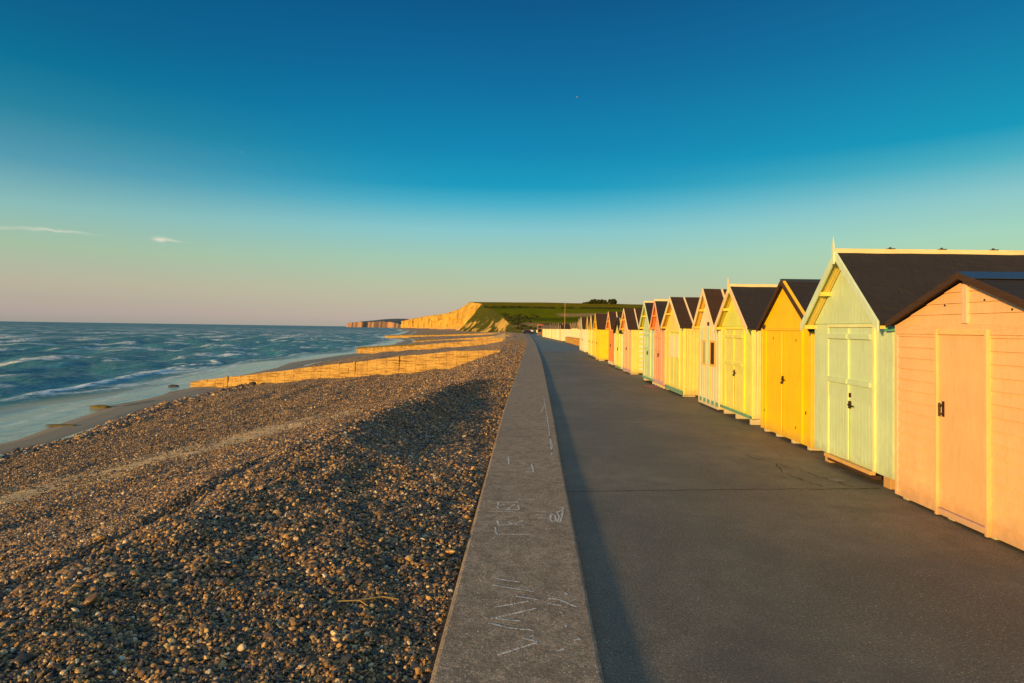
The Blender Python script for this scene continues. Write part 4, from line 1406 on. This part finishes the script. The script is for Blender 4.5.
hut(4.50, 26.25, 28.28, 2.86, 2.03, 2.9, 'peach fronted hut with yellow and white striped side and mauve skirting', (0.90, 0.52, 0.32), side=(0.90, 0.76, 0.20), barge=(0.90, 0.70, 0.42), base=.07, over=.16,
    battens=((0.88, 0.72, 0.48), (.30, 1.75)), felt=FELT_BROWN, purlins=(0.88, 0.46, 0.06), skirt=(MAUVE, .14), feet=(-.9, .9), extra=striped_side,
    door=double_door(-.45, .45, .22, 1.88, (0.90, 0.52, 0.32), (0.90, 0.60, 0.30), handle=1.1, hinges=False))
# 10 low lime
hut(4.50, 28.95, 30.75, 2.48, 1.83, 2.2, 'low lime green hut with a dark roof and green skirting', (0.76, 0.82, 0.20), side=CREAM, base=.06, over=.10, roof_edge=DARKWOOD, ridge_board=CAPMETAL,
    battens=((0.84, 0.60, 0.06), (.05,)), skirt=(TEAL, .075), door=double_door(-.5, .5, .2, 1.7, (0.76, 0.82, 0.20), (0.80, 0.78, 0.16), handle=1.0, hinges=False))
# 11 red
hut(4.50, 31.45, 33.30, 2.86, 2.03, 2.9, 'narrow red orange fronted hut with a cream side wall', (0.84, 0.24, 0.07), side=CREAM, barge=(0.90, 0.60, 0.30), base=.10, over=.16,
    battens=((0.88, 0.72, 0.48), (.25, .9)), felt=FELT_BROWN, purlins=(0.88, 0.46, 0.06), skirt=(CREAM, .14), door=double_door(-.45, .45, .26, 1.88, (0.84, 0.24, 0.07), (0.84, 0.34, 0.10), handle=1.1, hinges=False))
# 12 - 14 yellow
hut(4.46, 37.35, 39.20, 2.92, 2.03, 2.9, 'bright yellow hut with a wide brown roof and yellow side wall', YELLOW, side=(0.92, 0.72, 0.02), base=.08, over=.155, felt=FELT_BROWN, purlins=(0.84, 0.56, 0.03), feet=(-.8, .8),
    door=double_door(-.5, .5, .2, 1.88, YELLOW, (0.92, 0.72, 0.04), handle=1.1, hinges=False))
hut(4.50, 40.15, 41.75, 2.86, 2.03, 2.9, 'yellow hut with white bargeboards and teal skirting behind the bright yellow hut', (0.86, 0.66, 0.08), side=LEMON, barge=(0.90, 0.80, 0.52), base=.10, over=.18, felt=FELT_BROWN, skirt=(TEAL, .075),
    door=double_door(-.45, .45, .24, 1.88, (0.86, 0.66, 0.08), (0.92, 0.72, 0.14), handle=1.1, hinges=False))
hut(4.50, 42.60, 44.20, 2.82, 2.03, 2.9, 'lemon and cream hut with teal skirting, third of the yellow trio', LEMON, side=CREAM, barge=(0.88, 0.66, 0.12), base=.10, over=.18, felt=FELT_BROWN, skirt=(TEAL, .075),
    door=double_door(-.45, .45, .24, 1.88, LEMON, (0.92, 0.76, 0.2), handle=1.1, hinges=False))
# 15, 16
hut(4.66, 49.2, 51.2, 2.92, 2.04, 2.9, 'cream hut with a pale green front, at the near end of the brick terrace', (0.62, 0.74, 0.50), side=CREAM, barge=(0.90, 0.84, 0.66), base=.08, over=.18, felt=FELT_BROWN,
    battens=((0.90, 0.80, 0.60), (1.2,)), skirt=(TEAL, .075), door=double_door(-.45, .45, .22, 1.88, (0.62, 0.74, 0.50), CREAM, handle=1.1, hinges=False))
hut(4.72, 51.9, 54.0, 2.84, 2.03, 2.9, 'pale pink fronted hut with mauve skirting just before the brick terrace', (0.88, 0.60, 0.48), side=CREAM, barge=(0.86, 0.62, 0.30), base=.08, over=.16, felt=FELT_BROWN,
    skirt=(MAUVE, .12), door=double_door(-.45, .45, .22, 1.88, (0.88, 0.60, 0.48), CREAM, handle=1.1, hinges=False))

# far huts: first those on the terrace behind the low brick wall, then the row that curves away
TERR = [(6.72 - .006 * k, 62.0 + 3.0 * k) for k in range(10)]
words = ['first', 'second', 'third', 'fourth', 'fifth', 'sixth', 'seventh', 'eighth', 'ninth', 'last']
for k, (x, y) in enumerate(TERR):
    sd_ = (CREAM, (0.88, 0.78, 0.50), (0.90, 0.82, 0.62))[k % 3]
    hut(x, y, y + 2.0, 2.40 + .04 * (k % 2), 1.72, 2.4, 'cream hut with dark roof on the raised terrace, %s from the near end' % words[k], sd_, base=.04, over=.14,
        barge=(0.88, 0.74, 0.50) if k % 2 else (0.86, 0.60, 0.30), felt=FELT_BROWN, battens=((0.88, 0.74, 0.56), (.4, 1.3)), z=.42, simple=True, group='cream huts on the raised terrace',
        door=double_door(-.45, .45, .1, 1.6, sd_, (0.90, 0.78, 0.5), handle=0, hinges=False))
ORD = ['first', 'second', 'third', 'fourth', 'fifth', 'sixth', 'seventh', 'eighth', 'ninth', 'tenth', 'eleventh', 'twelfth', 'thirteenth', 'fourteenth', 'fifteenth', 'sixteenth', 'last']
cy = 95.0; k = 0
while cy < 147:
    x = float(np.interp(cy, [92, 95, 120, 146, 160], [5.55, 5.45, 4.65, 3.75, 3.2]))
    c = (CREAM, (0.90, 0.74, 0.34), (0.90, 0.84, 0.66), (0.88, 0.62, 0.30))[(k * 3 + k // 3) % 4]
    hut(x, cy, cy + 2.1, 2.85 if k % 3 else 2.6, 2.04, 2.6, 'small distant %s hut at the bend, %s from the brick wall' % (('cream', 'yellow', 'white', 'tan')[(k * 3 + k // 3) % 4], ORD[k]), c, base=.08, over=.16,
        barge=(0.90, 0.80, 0.58), felt=FELT_BROWN, battens=((0.88, 0.74, 0.56), (.5, 1.6)), simple=True, rz=math.radians(-2), group='distant huts where the row bends')
    cy += 3.1; k += 1

# low brick wall of the terrace
m = Mat('golden_brick', 0.9, 0.15)
bk = m.n('ShaderNodeTexBrick'); m.link(m.co((1, 1, 1)), bk.inputs['Vector'])
mpn = bk.inputs['Vector'].links[0].from_node; mpn.inputs['Rotation'].default_value = (math.pi / 2, 0, math.pi / 2)
bk.inputs['Color1'].default_value = (0.62, 0.34, 0.05, 1); bk.inputs['Color2'].default_value = (0.50, 0.26, 0.05, 1); bk.inputs['Mortar'].default_value = (0.4, 0.33, 0.22, 1)
bk.inputs['Scale'].default_value = 4.0
m.color(bk.outputs['Color'])
mb = MB()
pw = [(5.85, 92), (6.0, 84), (6.12, 74), (6.10, 62), (6.05, 55.5)]
for a, b in zip(pw[:-1], pw[1:]):
    mb.add([(a[0], a[1], -.1), (a[0] + .25, a[1], -.1), (b[0] + .25, b[1], -.1), (b[0], b[1], -.1), (a[0], a[1], .80), (a[0] + .25, a[1], .80), (b[0] + .25, b[1], .86), (b[0], b[1], .86)],
           [(4, 5, 6, 7), (0, 3, 7, 4), (1, 5, 6, 2)])
mb.add([(5.85, 92, -.1), (6.1, 92, -.1), (6.1, 92, .8), (5.85, 92, .8)], [(0, 1, 2, 3)])
mb.add([(6.05, 55.5, -.1), (6.3, 55.5, -.1), (6.3, 55.5, .86), (6.05, 55.5, .86)], [(0, 1, 2, 3)])
bw = mb.build('brick_wall', m.m)
tag(bw, 'low golden brown brick wall holding up the hut terrace', 'wall')
mb = MB()
mb.add([(5.75, 92.05, .802), (6.2, 92.05, .802), (6.2, 62, .865), (5.98, 62, .865), (5.75, 92.05, .86), (6.2, 92.05, .86), (6.4, 55.4, .92), (5.95, 55.4, .92)], [(4, 5, 6, 7)])
mb.build('coping', P_(CREAM, 'y'), bw)
mb = MB(); mb.box(6.32, 10.5, 55.5, 93, -.2, .42)
tag(mb.build('terrace', ASPHALT), 'raised paved terrace under the cream huts', kind='structure')

# flag pole and lamp
mb = MB(); mb.tube((0, 0, 0), (0, 0, 6.0), .055, .03, 10)
T = empty('flag_pole', (6.12, 98.0, 0))
tag(T, 'thin bare wooden pole standing among the distant huts', 'pole')
mb.build('pole', RAWWOOD, T)
mb = MB(); mb.tube((0, 0, 6.0), (0, 0, 6.08), .08, .03, 10); mb.build('pole_cap', P_(CREAM), T)
mb = MB(); mb.box(-.18, .18, -.18, .18, .002, .25); mb.build('pole_base', PALECON, T)

# ------------------------------------------------------------------ groynes
m = Mat('groyne_planks', 0.9, 0.15)
co = m.co(world=True)
g1 = m.noise(1.0, 6, 0.6, m.co((.6, .6, 9), world=True))
g2 = m.noise(1.2, 5, 0.7, co)
c = m.ramp(g1, [(0.36, (0.20, 0.11, 0.03)), (0.45, (0.52, 0.33, 0.10)), (0.7, (0.68, 0.48, 0.17))])
c = m.mix(m.ramp(g2, [(0.48, 0.0), (0.62, 0.7)]), c, (0.36, 0.22, 0.08))
g3 = m.noise(7, 4, 0.75, m.co((1, 1, 2.5), world=True))
c = m.mix(m.ramp(g3, [(0.36, 0.75), (0.48, 0.0)]), c, (0.20, 0.12, 0.05))
m.color(c); m.bump(m.math('ADD', g1, g2), .08, .9)
GROY = m.m
m = Mat('seaweed_timber', 0.7, 0.3)
m.color(m.mix(m.noise(3, 4, .6, m.co(world=True)), (0.07, 0.06, 0.01), (0.22, 0.16, 0.03))); WEED = m.m


def groyne(xs, ys, tops, label, step=0.9, post_step=4.3, weed_from=None, lean=.5):
    T = empty('timber_groyne', (xs[0], ys[0], -4.2))
    tag(T, label, 'groyne', 'timber groynes crossing the beach')
    ox, oy, oz = xs[0], ys[0], -4.2
    L = abs(xs[-1] - xs[0])
    n = int(L / step)
    mb = MB(); wd = MB(); posts = []
    rows = 9
    for i in range(n):
        a, b = i / n, (i + 1) / n - .0006
        xa, xb = xs[0] + (xs[-1] - xs[0]) * a, xs[0] + (xs[-1] - xs[0]) * b
        def yt(x):
            return float(np.interp(x, sorted(xs), [q for _, q in sorted(zip(xs, ys))])), float(np.interp(x, sorted(xs), [q for _, q in sorted(zip(xs, tops))]))
        (ya, ta), (yb, tb) = yt(xa), yt(xb)
        wild = random.uniform(-.05, .02)
        H_ = 2.6
        nb = 11; ph = H_ / nb
        for r in range(nb):
            j = random.uniform(-.03, .02)
            lo = -H_ + r * ph; hi = lo + ph - random.uniform(.002, .014)
            if r == nb - 1: hi += wild
            # planks step back towards the top like a battered face
            sa = -lo * 0.16 * lean; sb = sa
            vs = []
            for (x, y, t, s_) in ((xa, ya, ta, sa), (xb, yb, tb, sb)):
                for dy in (-.05 - s_ + j, .14):
                    vs += [(x - ox, y + dy - oy, t + lo - oz), (x - ox, y + dy - oy, t + hi - oz)]
            mb.add(vs, [(0, 1, 3, 2), (4, 6, 7, 5), (0, 4, 5, 1), (2, 3, 7, 6), (0, 2, 6, 4), (1, 5, 7, 3)])
        if weed_from is not None and xa < weed_from:
            wd.box(xa - ox, xb - ox + .01, ya - .1 - oy, ya + .3 - oy, ta - .12 - oz, ta + .28 + .1 * random.random() - oz)
    mb.build('planking', GROY, T)
    if wd.v: wd.build('seaweed', WEED, T)
    for i in range(int(L / post_step) + 1):
        x = xs[0] + (xs[-1] - xs[0]) * min(1, i * post_step / L)
        y = float(np.interp(x, sorted(xs), [q for _, q in sorted(zip(xs, ys))])); t = float(np.interp(x, sorted(xs), [q for _, q in sorted(zip(xs, tops))]))
        mb = MB(); hh = random.choice([-.06, -.05, -.04, -.02, .0, .05])
        x += random.uniform(-.5, .5)
        mb.box(x - .09 - ox, x + .09 - ox, y - .13 - oy, y + .1 - oy, t - 1.6 - oz, t + hh - oz)
        mb.build('post', GROY, T, bevel=.02)
    return T


groyne([-32.2, -20, -10.8, -6, -2.2], [57.6, 55, 52.4, 51, 50.5], [-3.62, -1.90, -.62, .0, .12], 'nearest long golden timber groyne running down to the water', weed_from=None)
groyne([-37.5, -25, -14, -5], [134, 132.5, 131, 130], [-3.0, -2.1, -1.0, .0], 'second groyne with dark seaweed on its seaward end', weed_from=-24)
groyne([-41, -28, -16, -6], [219, 217, 215, 213], [-3.2, -2.2, -1.2, -.2], 'third groyne, a thin lit line beyond the seaweedy one', post_step=4, weed_from=-33)
groyne([-78, -50, -30, -14], [332, 330, 328, 326], [-3.0, -2.2, -1.2, -.3], 'farthest groyne, dark and low near the cliffs', step=2, post_step=8, weed_from=-30)

BARE = Mat('dark_flint', .7, .2); BARE.color((0.05, 0.045, 0.045)); BARE = BARE.m
# dark block fixed in the near groyne and weedy stones on the sand
def rock(name, x, y, z, sx_, sy_, sz_, mat, label, cat, group=None):
    bm = bmesh.new(); bmesh.ops.create_icosphere(bm, subdivisions=3, radius=1)
    for v_ in bm.verts:
        k_ = 1 + .28 * mnoise.noise(v_.co * 1.6 + Vector((x, y, 0)))
        v_.co = Vector((v_.co.x * sx_ * k_, v_.co.y * sy_ * k_, v_.co.z * sz_ * k_))
    me = bpy.data.meshes.new(name); bm.to_mesh(me); bm.free(); me.materials.append(mat)
    o = bpy.data.objects.new(name, me); COL.objects.link(o); o.location = (x, y, max(SEA_Z, float(beach_z(np.array(x), np.array(y)))) + sz_ * .3)
    tag(o, label, cat, group); return o


rock('weedy_rock', -29.9, 42.1, -4.10, 0.7, .4, .16, WEED, 'flat seaweed covered rock in the shallow water', 'rock')
rock('weedy_rock', -26.7, 34.4, -4.06, 0.9, .3, .06, WEED, 'brown seaweed patch on the wet sand before the rock', 'rock')
rock('dark_stone', -33.7, 57.3, -4.05, .5, .25, .14, BARE, 'dark low stones in the water off the end of the near groyne', 'rock')
rock('dark_stone', -25.0, 55.0, -3.6, .36, .3, .32, BARE, 'dark boulder leaning on the foot of the near groyne', 'rock')
rock('dark_stone', -14.0, 25.9, -2.62, .16, .12, .10, BARE, 'small dark stone on open shingle left of the sand streak', 'rock')
rock('dark_stone', -12.0, 20.2, -2.2, .13, .1, .08, BARE, 'dark stone on the pale sand streak', 'rock')

# a dry yellow stalk on the shingle by the wall
mb = MB()
tw = [(-1.22, 3.98), (-1.08, 4.02), (-.95, 4.10), (-.84, 4.12)]
for a, b in zip(tw[:-1], tw[1:]):
    za, zb_ = (float(beach_z(np.array(q[0]), np.array(q[1]))) + .035 for q in (a, b))
    mb.tube((a[0], a[1], za), (b[0], b[1], zb_), .0045, .0035, 6)
mb.tube((-1.08, 4.02, float(beach_z(np.array(-1.08), np.array(4.02))) + .035), (-1.0, 3.93, float(beach_z(np.array(-1.0), np.array(3.93))) + .05), .004, .002, 5)
tag(mb.build('dry_stalk', P_((0.50, 0.36, 0.08))), 'short dry yellow stalk lying on the pebbles beside the wall', 'stalk')

# concrete ramp at the bend of the wall
mb = MB()
mb.add([(-8.6, 150, -1.4), (-5.2, 150, -1.4), (-5.2, 154, -1.4), (-8.6, 154, -1.4), (-8.6, 150, -.25), (-5.6, 150, .72), (-5.2, 150, .72), (-5.2, 154, .72), (-5.6, 154, .72), (-8.6, 154, -.25)],
       [(0, 1, 6, 5, 4), (2, 3, 9, 8, 7), (1, 2, 7, 6), (0, 4, 9, 3), (4, 5, 8, 9), (5, 6, 7, 8), (0, 3, 2, 1)])
o = mb.build('beach_ramp', PALECON)
tag(o, 'small wedge shaped pale concrete ramp on the beach near the bend', 'ramp')

# ------------------------------------------------------------------ end of the promenade: kiosk, cars
CARP = {}


def carpaint(c):
    m = Mat('car_paint', 0.25, 0.5); m.color(c); m.b.inputs['Coat Weight'].default_value = .6
    return m.m


GLASS = Mat('dark_glass', 0.08, 0.6); GLASS.color((0.02, 0.025, 0.03)); GLASS = GLASS.m
RUB = Mat('rubber', 0.8, 0.2); RUB.color((0.02, 0.02, 0.02)); RUB = RUB.m


def car(x, y, rz, c, label, tall=1.45, L=4.1):
    T = empty('parked_car', (x, y, 0), rz); tag(T, label, 'car', 'cars parked at the end of the promenade')
    W_ = .86
    side = [(-L / 2, .30), (L / 2, .30), (L / 2, .75), (L / 2 - .95, .92), (L / 2 - 1.55, tall - .02), (-L / 2 + .75, tall), (-L / 2 + .12, .98), (-L / 2, .85)]
    mb = MB(); k = len(side)
    vs = [(a, -W_, b) for a, b in side[:4]] + [(a, -W_ * .8, b) for a, b in side[4:6]] + [(a, -W_, b) for a, b in side[6:]]
    vs += [(a, -v_, b) for a, v_, b in vs]
    mb.add(vs, [tuple(range(k)), tuple(range(2 * k - 1, k - 1, -1))] + [(i, (i + 1) % k, k + (i + 1) % k, k + i) for i in range(k)])
    mb.build('body', carpaint(c), T, bevel=.05)
    for sg in (-1, 1):
        mb = MB(); yy_ = sg * (W_ * .9)
        mb.add([(-L / 2 + .35, yy_ + sg * .045, .96), (L / 2 - 1.1, yy_ + sg * .045, .96), (L / 2 - 1.62, yy_ - sg * .05, tall - .1), (-L / 2 + .8, yy_ - sg * .05, tall - .1)], [(0, 1, 2, 3)])
        mb.build('side_window', GLASS, T)
    for sx_ in (-1, 1):
        for sg in (-1, 1):
            mb = MB(); cx = sx_ * (L / 2 - .75); mb.tube((cx, sg * (W_ - .16), .31), (cx, sg * (W_ + .02), .31), .31, n=18)
            w_ = mb.build('wheel', RUB, T)
    return T


car(.55, 226, math.radians(8), (0.035, 0.012, 0.02), 'dark maroon car parked across the far end of the promenade', 1.5, 4.3)
car(2.9, 266, math.radians(10), (0.02, 0.025, 0.05), 'dark blue car parked far behind the white car', 1.4)
car(1.9, 244, math.radians(80), (0.75, 0.72, 0.68), 'white car parked nose-on right behind the maroon car', 1.5)


def kiosk():
    T = empty('beach_kiosk', (4.1, 184, 0)); T.scale = (.62, .62, .95)
    tag(T, 'dark kiosk with a bright orange awning at the end of the huts', 'kiosk')
    mb = MB(); mb.box(-1.3, 1.3, 0, 3, .0, 2.4); mb.build('wall', P_((0.20, 0.11, 0.08)), T)
    mb = MB()
    mb.add([(-1.5, -.3, 2.42), (1.5, -.3, 2.42), (1.5, 3.2, 2.42), (-1.5, 3.2, 2.42), (0, 1.45, 3.1)], [(0, 1, 4), (1, 2, 4), (2, 3, 4), (3, 0, 4), (0, 3, 2, 1)])
    mb.build('roof', FELT_BROWN, T)
    mb = MB(); OR_ = P_((0.85, 0.15, 0.02))
    mb.add([(-1.5, 0, 3.6), (1.5, 0, 3.45), (1.5, -1.2, 3.1), (-1.5, -1.2, 3.25), (-1.5, 0, 3.65), (1.5, 0, 3.5), (1.5, -1.2, 3.15), (-1.5, -1.2, 3.3)], [(0, 1, 2, 3), (4, 5, 6, 7), (0, 1, 5, 4), (1, 2, 6, 5), (2, 3, 7, 6), (3, 0, 4, 7)])
    mb.build('awning', OR_, T)
    for xx in (-1.4, 1.4):
        mb = MB(); mb.tube((xx, -1.1, 0), (xx, -1.1, 3.2), .04); mb.build('awning_post', P_(CREAM), T)
    mb = MB(); mb.box(-1.0, .6, -.03, -.005, 1.0, 2.0); mb.build('serving_hatch', GLASS, T)
    mb = MB(); mb.box(-1.2, .8, -.25, .0, .92, .99); mb.build('counter', P_((0.86, 0.56, 0.12)), T)
    mb = MB(); mb.box(-2.0, -1.32, .3, .36, .9, 1.7); mb.build('menu_board', P_(CREAM), T)


kiosk()

# ------------------------------------------------------------------ trees and scrub on the skyline
m = Mat('distant_leaves', 0.9, 0.1)
m.color(m.mix(m.noise(0.4, 3, .6, m.co(world=True)), (0.035, 0.045, 0.012), (0.11, 0.105, 0.025))); LEAF = m.m
BARK = Mat('tree_bark', 0.9, 0.1); BARK.color((0.08, 0.055, 0.04)); BARK = BARK.m


def leaf_cloud(mb, c, rx, ry, rz_, n, sz):
    for _ in range(n):
        d_ = Vector((random.gauss(0, 1), random.gauss(0, 1), random.gauss(0, 1))).normalized() * (random.random() ** .4)
        p = Vector(c) + Vector((d_.x * rx, d_.y * ry, d_.z * rz_))
        a = Vector((random.gauss(0, 1), random.gauss(0, 1), random.gauss(0, 1))).normalized(); b = a.orthogonal().normalized()
        s_ = sz * random.uniform(.6, 1.4)
        mb.add([p - a * s_, p - b * s_ * .6, p + a * s_, p + b * s_ * .6], [(0, 1, 2, 3)])


def tree(x, y, h, w_, label):
    z0 = float(land_z(np.array(x), np.array(y))) - .5
    T = empty('tree', (x, y, z0)); tag(T, label, 'tree', 'trees of the copse on the hilltop')
    mb = MB(); mb.tube((0, 0, 0), (.2, 0, h * .6), h * .04, h * .02, 8)
    for k in range(4):
        a = random.uniform(0, 6.28); mb.tube((.1, 0, h * .35), (math.cos(a) * w_ * .5, math.sin(a) * w_ * .5, h * .7), h * .015, h * .006, 5)
    mb.build('trunk', BARK, T)
    mb = MB()
    for k in range(7):
        leaf_cloud(mb, (random.uniform(-.5, .5) * w_, random.uniform(-.5, .5) * w_, h * random.uniform(.12, .8)), w_ * .55, w_ * .5, h * .26, 300, .55)
    mb.build('crown', LEAF, T)


cop = [(100, 5.0, 4), (104, 7.0, 4.5), (109, 8.0, 5), (114, 7.4, 5), (119, 8.2, 5), (124, 7.0, 4.5), (129, 8.0, 5), (134, 8.6, 5), (138, 8.2, 4), (95, 3.4, 4), (90, 2.4, 3.5)]
order = ['small tree at the low left tail of the hilltop copse', 'lowest bush-like tree at the far left of the hilltop copse']
lab = ['short tree on the left shoulder of the copse', 'second tree from the left shoulder of the copse', 'rounded tree left of the middle of the copse', 'lower tree before the copse middle', 'tall tree in the middle of the copse', 'dip-crowned tree right of the copse middle', 'broad tree on the right half of the copse', 'tallest tree near the right end of the copse', 'last tree at the steep right end of the copse'] + order
for (x, h, w_), l_ in zip(cop, lab):
    tree(x, 955 + random.uniform(-5, 5), h, w_, l_)

# hedges and scrub along the foot of the hill
mb = MB()
for _ in range(70):
    y = random.uniform(300, 470); x = float(wl(np.array(y))) + random.uniform(0, 30) * random.random() + 1
    z = float(land_z(np.array(x), np.array(y)))
    leaf_cloud(mb, (x, y, z + .6), random.uniform(1.0, 3), random.uniform(.8, 2), random.uniform(.4, 1.0), 50, .4)
for _ in range(150):
    x = random.uniform(-45, 250); y = 655 + x * .1 + random.uniform(-6, 6)
    z = float(land_z(np.array(x), np.array(y)))
    leaf_cloud(mb, (x, y, z + .5), 3.5, 2, 1.1, 40, .7)
o = mb.build('scrub', LEAF); tag(o, 'dark scrub and hedges dotted over the lower hill', kind='stuff')

# ------------------------------------------------------------------ gulls
GW = Mat('gull_feathers', .7, .2); GW.color((.75, .74, .72)); GW = GW.m
GG = Mat('gull_grey_wing', .7, .2); GG.color((.35, .36, .38)); GG = GG.m
GB = Mat('gull_beak', .5, .3); GB.color((.8, .4, .05)); GB = GB.m


def gull(x, y, z, rz, label, sc_=1.0):
    T = empty('seagull', (x, y, z), rz); tag(T, label, 'seagull', 'seagulls gliding in the sky'); T.scale = (sc_,) * 3
    bm = bmesh.new()
    prof = [(-.28, .015), (-.2, .05), (-.05, .085), (.1, .075), (.19, .045), (.25, .05), (.30, .03), (.33, .008)]
    rings = []
    for px, r in prof:
        rings.append([bm.verts.new((px, r * math.cos(t * math.pi / 4), r * .9 * math.sin(t * math.pi / 4) + (.02 if px > .18 else 0))) for t in range(8)])
    for a, b in zip(rings[:-1], rings[1:]):
        for i in range(8): bm.faces.new((a[i], a[(i + 1) % 8], b[(i + 1) % 8], b[i]))
    bm.faces.new(rings[0]); bm.faces.new(list(reversed(rings[-1])))
    me = bpy.data.meshes.new('body'); bm.to_mesh(me); bm.free(); me.materials.append(GW)
    o = bpy.data.objects.new('body', me); COL.objects.link(o); o.parent = T
    for sg in (-1, 1):
        mb = MB()
        sec = [(0.05, .05, .16, .03), (.30, .09, .15, .13), (.62, .02, .09, .10), (.72, -.03, .01, .06)]
        vs = []
        for (w_, fx, ch, zz) in sec:
            vs += [(fx + .04, sg * w_, zz + .012), (fx - ch, sg * w_, zz), (fx - ch * .4, sg * w_, zz + .02)]
        fs = []
        for i in range(3):
            a = i * 3; fs += [(a, a + 2, a + 5, a + 3), (a + 2, a + 1, a + 4, a + 5), (a, a + 3, a + 4, a + 1)]
        mb.add(vs, fs); mb.build('wing', GG, T)
    mb = MB(); mb.tube((.325, 0, .02), (.375, 0, .015), .012, .003, 6); mb.build('beak', GB, T)
    mb = MB(); mb.add([(-.26, -.02, 0), (-.26, .02, 0), (-.40, .06, 0), (-.40, -.06, 0), (-.33, 0, .01)], [(0, 1, 4), (1, 2, 4), (2, 3, 4), (3, 0, 4), (0, 3, 2, 1)]); mb.build('tail', GW, T)


gull(12.5, 160, 63.7, math.radians(20), 'seagull gliding high in the blue above the hills')
gull(-193.5, 400, 117.9, math.radians(160), 'tiny seagull far off over the sea', 1.4)
